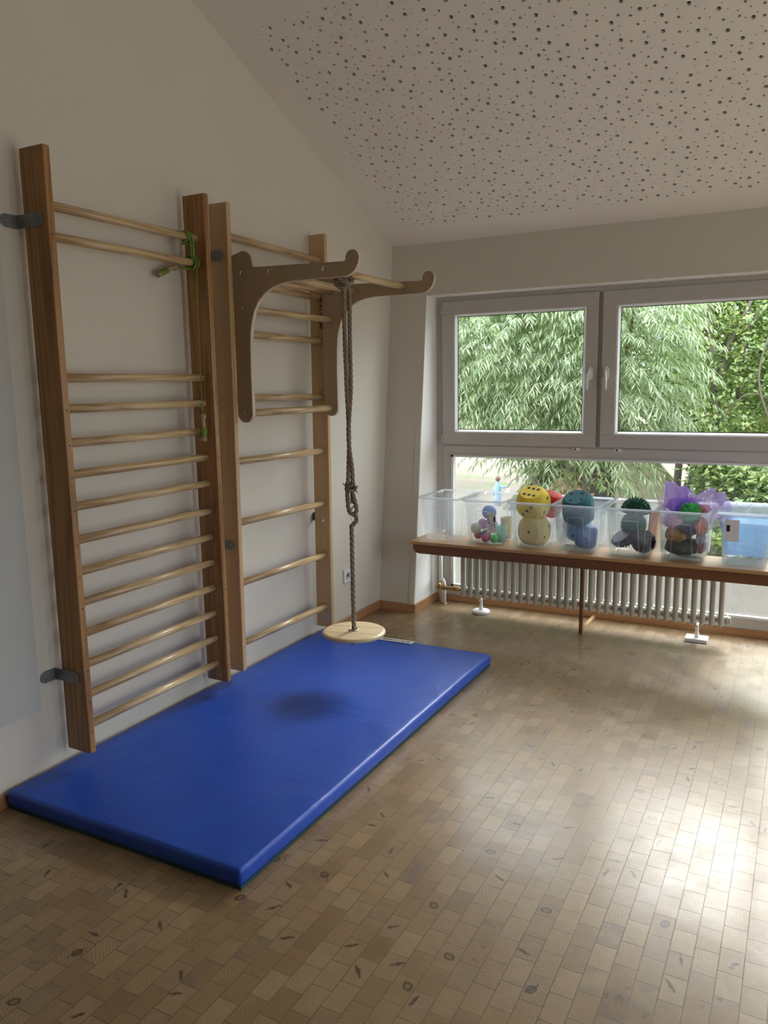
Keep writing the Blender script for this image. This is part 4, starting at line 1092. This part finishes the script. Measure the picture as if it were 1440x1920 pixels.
def scarf(c, sc, mat, label, seed, amp=0.4, freq=2.2, name='scarf'):
    bm = bmesh.new(); bmesh.ops.create_icosphere(bm, subdivisions=5, radius=1.0)
    for v in bm.verts:
        p = v.co.normalized(); q = Vector((seed * 3.1, seed * 1.7, seed))
        n1 = noise.noise(p * freq + q); n2 = abs(noise.noise(p * freq * 2.2 + q * 2)); n3 = abs(noise.noise(p * freq * 5 + q * 3))
        r = 1 + amp * n1 * 0.8 - amp * 0.45 * n2 + amp * 0.12 * n3
        v.co = Vector((p.x * r * sc[0], p.y * r * sc[1], p.z * r * sc[2]))
    me = bpy.data.meshes.new(name); bm.to_mesh(me); bm.free()
    for pl in me.polygons: pl.use_smooth = True
    me.materials.append(mat); o = bpy.data.objects.new(name, me); COL.objects.link(o); o.location = c
    return tag(o, label, 'scarf', 'scarves in the sixth box')
def cloth(c, w, prof, mat, label, seed, rot=(0, 0, 0), dep=0.20, name='scarf'):
    """a bunched sheet of sheer cloth: ridge line follows prof (u, height), falls off to both sides with soft folds"""
    n = 60; b = MB(); vs = []; fs = []
    def hgt(u):
        for (a0, h0), (a1, h1) in zip(prof, prof[1:]):
            if u <= a1:
                t = (u - a0) / (a1 - a0); t = t * t * (3 - 2 * t); return h0 + (h1 - h0) * t
        return prof[-1][1]
    for i in range(n + 1):
        for j in range(n + 1):
            u = i / n - 0.5; v = (j / n - 0.5) * 2
            h = hgt(u); f = math.cos(v * PI / 2)
            x = u * w * (1 + 0.25 * f * (h > 0.1)); z = h * (0.25 + 0.75 * f ** 0.7) - 0.10 * (1 - f)
            y = v * dep / 2 + 0.012 * math.sin(u * 8 + seed)
            fold = 0.010 * math.sin(u * 26 + 5 * v + seed * 2) * (0.3 + abs(v)) + 0.014 * noise.noise((u * 4 + seed, v * 1.5, seed * 2.0))
            vs.append((x + fold * 0.5, y + fold, z + fold * 0.8))
    for i in range(n):
        for j in range(n): fs.append((i*(n+1)+j, (i+1)*(n+1)+j, (i+1)*(n+1)+j+1, i*(n+1)+j+1))
    b.add(vs, fs, 0, True)
    o = single(name, b, mat, (0, 0, 0), label, 'scarf', 'scarves in the sixth box'); o.location = c; o.rotation_euler = rot
    return o
S = BINS[5].location
scarf((S.x - 0.010, S.y - 0.02, BT + 0.052), (0.095, 0.125, 0.044), pmat('dark_green_cloth', (0.010, 0.035, 0.018), 0.9), 'dark green scarf packed along the bottom of the sixth box', 1.3, 0.15)
scarf((S.x - 0.040, S.y - 0.03, BT + 0.118), (0.068, 0.11, 0.038), pmat('ochre_cloth', (0.40, 0.20, 0.015), 0.9), 'ochre yellow scarf at the left in the sixth box', 2.7, 0.25)
scarf((S.x + 0.020, S.y - 0.03, BT + 0.152), (0.062, 0.10, 0.034), pmat('navy_cloth', (0.012, 0.015, 0.085), 0.9), 'navy scarf across the middle of the sixth box', 3.9, 0.25)
scarf((S.x + 0.072, S.y - 0.03, BT + 0.165), (0.036, 0.11, 0.045), pmat('orange_cloth', (0.62, 0.13, 0.02), 0.9), 'orange scarf at the right in the sixth box', 5.1, 0.3)
scarf((S.x + 0.076, S.y - 0.04, BT + 0.105), (0.024, 0.09, 0.032), pmat('grey_cloth', (0.32, 0.33, 0.34), 0.9), 'grey white scarf below the orange one in the sixth box', 6.6, 0.35)
scarf((S.x + 0.072, S.y - 0.03, BT + 0.058), (0.032, 0.09, 0.034), pmat('maroon_cloth', (0.16, 0.02, 0.03), 0.9), 'dark red scarf low at the right in the sixth box', 7.4, 0.25)
scarf((S.x - 0.058, S.y - 0.02, BT + 0.188), (0.052, 0.10, 0.040), sheer('pink_chiffon', (0.70, 0.35, 0.58), 0.7), 'pink sheer scarf pressed against the left side of the sixth box', 8.2, 0.4)
scarf((S.x + 0.022, S.y - 0.045, BT + 0.238), (0.056, 0.085, 0.050), sheer('green_chiffon', (0.10, 0.62, 0.14), 0.72), 'bright green sheer scarf bunched up at the front of the sixth box', 9.4, 0.5, 3.0)
scarf((S.x - 0.120, S.y + 0.05, BT + 0.280), (0.040, 0.05, 0.026), sheer('white_pink_chiffon', (0.85, 0.72, 0.78), 0.5), 'whitish pink sheer scarf over the left rim of the sixth box', 10.4, 0.4)
scarf((S.x - 0.030, S.y + 0.03, BT + 0.262), (0.085, 0.085, 0.042), sheer('violet_chiffon', (0.30, 0.14, 0.72), 0.75), 'violet sheer scarf heaped at rim height in the left half of the sixth box', 11.3, 0.35, 1.6)
cloth((S.x - 0.030, S.y + 0.03, BT + 0.268), 0.165, [(-0.5, 0.045), (-0.40, 0.135), (-0.28, 0.118), (0.05, 0.090), (0.35, 0.070), (0.5, 0.0)], sheer('violet_chiffon_pale', (0.55, 0.36, 0.97), 0.48), 'pointed violet sheer scarf standing up behind the green one', 0.7, (0.1, 0, 0.05))
cloth((S.x + 0.105, S.y + 0.03, BT + 0.255), 0.22, [(-0.5, 0.02), (-0.25, 0.075), (0.0, 0.105), (0.25, 0.095), (0.42, 0.040), (0.5, -0.030)], sheer('lilac_chiffon', (0.58, 0.42, 0.97), 0.42), 'lilac sheer scarf arching over the right rim of the sixth box', 2.9, (0.05, 0, -0.05))
scarf((S.x + 0.070, S.y + 0.00, BT + 0.250), (0.040, 0.06, 0.026), sheer('coral_chiffon', (0.85, 0.28, 0.30), 0.6), 'coral pink sheer scarf by the right rim of the sixth box', 13.1, 0.5)
# last box: light blue liner
b = MB()
def LB(w_, d_, z): return [(x, y, z) for x, y in rrect(w_, d_, 0.02)]
loftloops(b, [LB(0.190, 0.300, 0.050), LB(0.214, 0.322, 0.215), LB(0.206, 0.314, 0.215), LB(0.184, 0.294, 0.054)])
o = single('tray', b, binmat('light_blue_plastic', (0.6, 0.8, 1.0), 0.45, (0.40, 0.66, 0.95)), (0, 0, 0), 'light blue translucent tray sitting inside the last box on the right', 'tray'); o.location = (BINX[6], BINY[6], BT + 0.0)
b = MB()
for k in range(-1, 2): b.box((k * 0.068 - 0.002, -0.185, 0.008), (k * 0.068 + 0.002, 0.185, 0.016))
b.box((-0.128, -0.190, 0.0), (0.128, 0.190, 0.003)); b.box((-0.132, -0.194, 0.0), (-0.128, 0.194, 0.012)); b.box((0.128, -0.194, 0.0), (0.132, 0.194, 0.012)); b.box((-0.132, -0.194, 0.0), (0.132, -0.190, 0.012)); b.box((-0.132, 0.190, 0.0), (0.132, 0.194, 0.012))
o = single('box_lid', b, M_binrim, (0, 0, 0), 'clear ribbed lid lying on the last box on the right', 'lid'); o.location = (BINX[6], BINY[6], BT + BH + 0.0005)

# ------------------------------------------------------------------ outdoors
b = MB(); b.box((-0.6, 3.42, 2.38), (XR + 0.4, 3.75, 2.50)); struct('eaves', b, M_extwall)
def groundmat():
    m, nt, out = newmat('sandy_soil')
    co = objco(nt, geo=True)
    n1 = N(nt, 'ShaderNodeTexNoise', {'Vector': co, 'Scale': 1.1, 'Detail': 5})
    n2 = N(nt, 'ShaderNodeTexNoise', {'Vector': co, 'Scale': 45.0, 'Detail': 6, 'Roughness': 0.8})
    c = mixc(nt, n1.outputs[0], (0.34, 0.28, 0.22), (0.22, 0.18, 0.14))
    c = mixc(nt, ramp(nt, n2.outputs[0], [(0.45, 0.0), (0.7, 0.7)]), c, (0.14, 0.12, 0.10))
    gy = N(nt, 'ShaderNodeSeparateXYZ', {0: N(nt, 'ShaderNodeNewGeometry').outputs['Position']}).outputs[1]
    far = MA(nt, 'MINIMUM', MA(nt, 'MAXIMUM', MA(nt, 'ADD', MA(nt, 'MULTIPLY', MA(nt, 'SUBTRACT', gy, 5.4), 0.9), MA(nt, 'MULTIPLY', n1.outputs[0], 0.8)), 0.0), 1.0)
    c = mixc(nt, far, (0.19, 0.165, 0.145), c)  # grey-brown soil by the house, with the overhang's shade put into its colour
    cr = N(nt, 'ShaderNodeTexNoise', {'Vector': co, 'Scale': 90.0, 'Detail': 4, 'Roughness': 0.8})
    c = mixc(nt, ramp(nt, cr.outputs[0], [(0.42, 0.6), (0.58, 0.0)]), c, (0.09, 0.08, 0.07))
    n3 = N(nt, 'ShaderNodeTexNoise', {'Vector': co, 'Scale': 0.8, 'Detail': 6})
    c = mixc(nt, ramp(nt, n3.outputs[0], [(0.56, 0.0), (0.66, 0.6)]), c, (0.10, 0.18, 0.04))
    bsdf(nt, out, c, 0.95, bump=n2.outputs[0], bstr=0.6, bdist=0.02)
    return m
b = MB(); vs = []; fs = []; n = 60
for i in range(n + 1):
    for j in range(n + 1):
        x = -14 + 30 * i / n; y = 3.44 + 26 * (j / n) ** 1.6
        z = -0.15 + (0.06 * noise.noise((x * 0.4, y * 0.4, 0)) if y > 4.5 else 0) + max(0, y - 12) * 0.05
        vs.append((x, y, z))
for i in range(n):
    for j in range(n): fs.append((i*(n+1)+j, (i+1)*(n+1)+j, (i+1)*(n+1)+j+1, i*(n+1)+j+1))
b.add(vs, fs, 0, True)
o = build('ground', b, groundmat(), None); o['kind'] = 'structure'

def leafmat(name, a, b_, c_, rough=0.5, trans=0.45):
    m, nt, out = newmat(name)
    g = N(nt, 'ShaderNodeNewGeometry')
    col = ramp(nt, g.outputs['Random Per Island'], [(0.0, a), (0.5, b_), (1.0, c_)])
    df = N(nt, 'ShaderNodeBsdfDiffuse', {'Color': col}); 
    tl = N(nt, 'ShaderNodeBsdfTranslucent', {'Color': mixc(nt, 0.35, col, (0.35, 0.50, 0.10))})
    mx = N(nt, 'ShaderNodeMixShader', {0: trans, 1: df.outputs[0], 2: tl.outputs[0]})
    gl = N(nt, 'ShaderNodeBsdfGlossy', {'Roughness': rough})
    m2 = N(nt, 'ShaderNodeMixShader', {0: 0.09, 1: mx.outputs[0], 2: gl.outputs[0]})
    nt.links.new(m2.outputs[0], out.inputs[0]); return m
M_willow = leafmat('willow_leaf', (0.10, 0.17, 0.065), (0.25, 0.34, 0.17), (0.50, 0.54, 0.34), 0.35)
M_broad = leafmat('broad_leaf', (0.13, 0.23, 0.08), (0.28, 0.40, 0.14), (0.52, 0.56, 0.18), 0.4)
M_hedge = leafmat('hedge_leaf', (0.04, 0.08, 0.025), (0.09, 0.16, 0.05), (0.18, 0.25, 0.07), 0.5)
M_redleaf = leafmat('red_leaf', (0.28, 0.08, 0.05), (0.40, 0.11, 0.07), (0.28, 0.17, 0.08), 0.5)
M_bark = plain('grey_bark', (0.17, 0.145, 0.12), 0.9, 0.35, 40, bstr=0.5)
def leaf(vs, fs, p, d, up, L, W, fold=0.25, curl=0.2):
    d = d.normalized(); s = d.cross(up)
    if s.length < 1e-3: s = d.orthogonal()
    s.normalize(); n = s.cross(d)
    o = len(vs)
    m1 = p + d * L * 0.45 + n * L * curl * 0.12; tip = p + d * L - n * L * curl
    vs += [p, m1 + s * W / 2 - n * W * fold, m1, m1 - s * W / 2 - n * W * fold, tip]
    fs += [(o, o+1, o+2), (o, o+2, o+3), (o+1, o+4, o+2), (o+2, o+4, o+3)]
def rv(r): 
    while True:
        v = Vector((r.uniform(-1, 1), r.uniform(-1, 1), r.uniform(-1, 1)))
        if 0.05 < v.length < 1: return v.normalized()
def foliage(name, blobs, nspray, mat, seed, parent, kind='willow', L=0.100, W=0.0165, per=13, inner=0.55):
    r = random.Random(seed); vs = []; fs = []
    vol = [b_[1][0] * b_[1][1] * b_[1][2] for b_ in blobs]; tot = sum(vol)
    for (c, rad), vv in zip(blobs, vol):
        c = Vector(c)
        for k in range(int(nspray * vv / tot)):
            d = rv(r); 
            if d.y > 0.3 and r.random() < 0.5: d.y = -d.y
            q = inner + (1 - inner) * r.random() ** 0.6
            p = c + Vector((d.x * rad[0], d.y * rad[1], d.z * rad[2])) * q
            if kind == 'willow':
                # twig arching outwards then down
                out_ = Vector((d.x, d.y, 0.25 * d.z + 0.3)).normalized(); tl_ = r.uniform(0.22, 0.42)
                prev = p
                for s in range(per):
                    t = s / per
                    q_ = p + out_ * tl_ * t + Vector((0, 0, -1)) * tl_ * 0.55 * t * t
                    tang = (out_ + Vector((0, 0, -1.1)) * t).normalized()
                    side = tang.cross(Vector((0, 0, 1))).normalized() * (1 if s % 2 else -1)
                    ld = tang * 0.75 + side * 0.65 + Vector((0, 0, -0.35 - 0.3 * r.random())) + rv(r) * 0.22
                    leaf(vs, fs, q_, ld, Vector((0, 0, 1)) + rv(r) * 0.4, L * r.uniform(0.7, 1.15), W * r.uniform(0.8, 1.15), 0.2, r.uniform(0.05, 0.25))
            else:
                for s in range(per):
                    q_ = p + rv(r) * 0.10 * r.random()
                    ld = Vector((d.x, d.y, -0.2)) + rv(r) * 0.9
                    leaf(vs, fs, q_, ld, Vector((0, -0.35, 1)) + rv(r) * 0.5, L * r.uniform(0.6, 1.2), W * r.uniform(0.7, 1.2), 0.12, r.uniform(0.0, 0.25))
    me = bpy.data.meshes.new(name); off = Vector(parent['_o']) if parent else Vector((0, 0, 0))
    me.from_pydata([v - off for v in vs], [], fs); me.materials.append(mat); me.update()
    o = bpy.data.objects.new(name, me); COL.objects.link(o); o.parent = parent; o['_o'] = tuple(off)
    return o
def branches(name, paths, parent):
    b = MB()
    for P, r0, r1 in paths:
        pts = catmull(P, 0.08); n = len(pts)
        pts = [p + Vector((noise.noise(p * 3), noise.noise(p * 3 + Vector((5, 0, 0))), 0)) * 0.02 for p in pts]
        b.tube(pts, [r0 + (r1 - r0) * i / (n - 1) for i in range(n)], 8)
    return build(name, b, M_bark, parent)
t = thing('willow_shrub', (0.3, 6.4, -0.15), 'large pale green narrow-leaved shrub hanging over the sand outside the left sash', 'shrub')
foliage('foliage', [((-0.2, 6.2, 1.75), (1.15, 0.75, 0.95)), ((0.85, 6.0, 1.65), (0.62, 0.6, 0.85)), ((-1.0, 6.5, 1.95), (1.0, 0.8, 0.9)), ((0.3, 5.9, 1.15), (0.85, 0.5, 0.55)), ((0.5, 6.4, 2.35), (0.9, 0.7, 0.55)), ((0.60, 5.95, 0.74), (0.50, 0.45, 0.40))], 4200, M_willow, 11, t)
branches('stem', [([(0.3, 6.6, -0.2), (0.25, 6.5, 0.6), (0.0, 6.4, 1.4), (-0.3, 6.3, 2.2)], 0.06, 0.015), ([(0.35, 6.6, -0.2), (0.5, 6.5, 0.7), (0.8, 6.3, 1.5), (0.9, 6.2, 2.2)], 0.05, 0.012), ([(0.3, 6.6, -0.2), (-0.3, 6.6, 0.6), (-1.0, 6.6, 1.5)], 0.045, 0.012)], t)
t = thing('tall_shrub', (1.6, 7.3, -0.15), 'leafy tree with bare upright stems outside the right sash', 'tree')
foliage('foliage', [((1.75, 7.4, 1.75), (0.70, 0.6, 0.95)), ((1.5, 7.8, 2.3), (0.8, 0.6, 0.55)), ((2.35, 7.2, 1.3), (0.6, 0.5, 0.9)), ((1.65, 7.0, 1.0), (0.35, 0.3, 0.35)), ((2.0, 7.6, 2.6), (0.9, 0.6, 0.4))], 3100, M_broad, 5, t, 'broad', 0.066, 0.040, 8, 0.2)
branches('stem', [([(1.66, 7.1, -0.2), (1.63, 7.05, 0.5), (1.60, 7.0, 0.96), (1.52, 7.0, 1.5), (1.46, 7.0, 2.15), (1.40, 7.05, 2.8)], 0.04, 0.022),
                  ([(1.56, 7.0, 1.35), (1.66, 7.0, 1.75), (1.85, 7.0, 2.2), (2.0, 7.05, 2.6)], 0.028, 0.012),
                  ([(1.75, 7.1, 1.2), (1.80, 7.0, 1.7), (1.83, 7.0, 2.1)], 0.016, 0.01), ([(1.83, 7.0, 1.9), (1.95, 7.0, 2.15)], 0.012, 0.006),
                  ([(2.3, 6.9, 0.2), (2.1, 6.8, 0.9), (1.95, 6.8, 1.4), (2.05, 6.8, 2.0)], 0.014, 0.008),
                  ([(1.55, 6.9, 0.85), (1.75, 6.8, 1.2), (1.95, 6.8, 1.28), (2.3, 6.8, 1.0)], 0.008, 0.004),
                  ([(1.62, 7.0, 0.9), (1.9, 6.8, 0.75), (2.3, 6.8, 1.1)], 0.008, 0.004)], t)
t = thing('low_bush', (1.9, 6.2, -0.15), 'low broad-leaved bush outside behind the scarves and the last box', 'shrub')
foliage('foliage', [((1.90, 6.5, 0.42), (0.50, 0.4, 0.42)), ((2.5, 6.3, 0.40), (0.6, 0.45, 0.45)), ((1.62, 6.7, 0.62), (0.30, 0.3, 0.22)), ((1.98, 6.1, 0.10), (0.45, 0.35, 0.30))], 1150, M_broad, 9, t, 'broad', 0.075, 0.046, 8, 0.35)
branches('stem', [([(1.9, 6.6, -0.2), (1.95, 6.5, 0.3), (2.1, 6.4, 0.7)], 0.02, 0.008), ([(2.5, 6.5, -0.2), (2.45, 6.4, 0.5)], 0.02, 0.008)], t)
t = thing('tree_clump', (1.25, 7.2, -0.2), 'bare grey trunks leaning together beside the beige play tent', 'tree trunks')
branches('trunk', [([(1.21, 7.0, -0.2), (1.235, 7.0, 0.25), (1.245, 7.0, 0.65), (1.25, 7.0, 1.1)], 0.042, 0.034)], t)
branches('trunk', [([(1.22, 7.0, -0.2), (1.31, 7.0, 0.28), (1.42, 7.0, 0.52), (1.62, 7.05, 0.95)], 0.045, 0.03)], t)
branches('trunk', [([(1.38, 7.05, -0.2), (1.44, 7.05, 0.28), (1.52, 7.1, 0.5), (1.7, 7.1, 0.85)], 0.04, 0.03)], t)
# further shrubs
for k, (nm, c, rad, n_, lab) in enumerate((
    ('hedge', (-4.6, 9.8, 1.1), (1.6, 1.0, 1.5), 1000, 'dark green shrub far out on the left, behind the willow-like shrub'),
    ('hedge', (-1.3, 11.0, 1.9), (2.3, 0.9, 1.5), 1900, 'dark green shrub far behind the beige play tent'),
    ('hedge', (2.1, 10.2, 0.8), (1.7, 0.7, 1.25), 1700, 'dense dark hedge behind the leafy tree with bare stems'),
    ('hedge', (5.2, 8.5, 1.0), (1.8, 1.0, 1.8), 1100, 'dark hedge beyond the right part of the window'))):
    t = thing(nm, (c[0], c[1], -0.15), lab, 'hedge')
    bl = [((c[0] + dx * rad[0], c[1] + (0.3 if dx else 0), c[2] + dz), (rad[0] * 0.62, rad[1] * 0.7, rad[2] * (1.0 if dx else 1.1))) for dx, dz in ((-0.6, 0.1), (0.0, 0.0), (0.6, 0.15))]
    foliage('foliage', bl, n_, M_hedge, 30 + k, t, 'broad', 0.13, 0.085, 9, 0.3)
    branches('stem', [([(c[0], c[1], -0.3), (c[0] + 0.1, c[1], 0.8), (c[0], c[1], c[2] + 0.6)], 0.06, 0.02)], t)
t = thing('red_bush', (-0.02, 7.2, -0.15), 'small reddish-leaved bush outside behind the dice boxes', 'shrub')
foliage('foliage', [((0.03, 7.1, 0.12), (0.26, 0.2, 0.20))], 200, M_redleaf, 77, t, 'broad', 0.06, 0.03, 8, 0.2)
# A-frame play tent
t = thing('play_tent', (0.18, 8.3, -0.15), 'beige A-shaped play tent standing on the sand behind the shrubs', 'tent')
M_tent = plain('beige_canvas', (0.42, 0.37, 0.28), 0.85, 0.08, 15)
M_tentrim = plain('weathered_board', (0.20, 0.20, 0.11), 0.85, 0.15, 30)
ap, lb, rb = (0.175, 1.26), (-0.97, -0.15), (1.52, -0.15)
for s, (bx, bz) in ((-1, lb), (1, rb)):
    d = Vector((bx - ap[0], bz - ap[1])).normalized(); nn = Vector((-d.y, d.x)) * (1 if s > 0 else -1)
    if nn.y > 0: nn = -nn
    q = [ap, (bx, bz), (bx + nn.x * 0.02, bz + nn.y * 0.02), (ap[0] + nn.x * 0.02, ap[1] + nn.y * 0.02)]
    b = MB(); b.prism(q, 'y', 8.0, 9.3); build('roof_cloth', b, M_tent, t)
    q = [ap, (bx, bz), (bx + nn.x * 0.07, bz + nn.y * 0.07), (ap[0] + nn.x * 0.07, ap[1] + nn.y * 0.07)]
    b = MB(); b.prism(q, 'y', 7.92, 8.0); build('edge_board', b, M_tentrim, t, bevel=0.004)
b = MB(); b.prism([ap, lb, rb], 'y', 9.25, 9.28); build('back_cloth', b, M_tent, t)
b = MB(); b.prism([(0.35, 1.0), (0.42, -0.15), (1.42, -0.15)], 'y', 8.02, 8.04); build('front_flap', b, M_tent, t)
# little garden figure
fx, fy, fz = -1.13, 8.2, -0.15
t = thing('garden_figure', (fx, fy, fz), 'small light blue garden figure holding out a white cup, standing on the sand outside', 'garden figure')
M_fb = plain('pale_blue_paint', (0.24, 0.40, 0.60), 0.6, 0.15, 30)
b = MB(); b.lathe([(1e-4, 0), (0.045, 0.0), (0.050, 0.10), (0.046, 0.20), (0.036, 0.27), (0.020, 0.30), (0.016, 0.315)], (fx, fy, fz), 18)
b.tube([(fx + 0.03, fy, fz + 0.25), (fx + 0.08, fy - 0.02, fz + 0.235), (fx + 0.13, fy - 0.03, fz + 0.255)], [0.018, 0.014, 0.010], 8)
b.tube([(fx - 0.03, fy, fz + 0.25), (fx - 0.055, fy - 0.02, fz + 0.17), (fx - 0.04, fy - 0.03, fz + 0.12)], [0.018, 0.014, 0.010], 8)
build('body', b, M_fb, t)
b = MB(); b.ball((fx, fy, fz + 0.345), 0.034, 16, 12, 0, (0.95, 0.95, 1.1)); build('head', b, plain('brown_head', (0.20, 0.11, 0.07), 0.7, 0.2, 60), t)
b = MB(); b.lathe([(1e-4, 0), (0.020, 0), (0.027, 0.055), (0.024, 0.055), (1e-4, 0.01)], (fx + 0.13, fy - 0.03, fz + 0.175), 16, 0, True, Matrix.Rotation(0.5, 4, 'Y')); build('cup', b, M_whitelabel, t)
b = MB(); b.tube([(fx + 0.115, fy - 0.03, fz + 0.20), (fx + 0.20, fy - 0.03, fz + 0.33), (fx + 0.36, fy - 0.03, fz + 0.44)], 0.006, 6); build('stick', b, M_bark, t)

for o in list(bpy.data.objects):
    if '_o' in o: del o['_o']
bpy.context.view_layer.update()
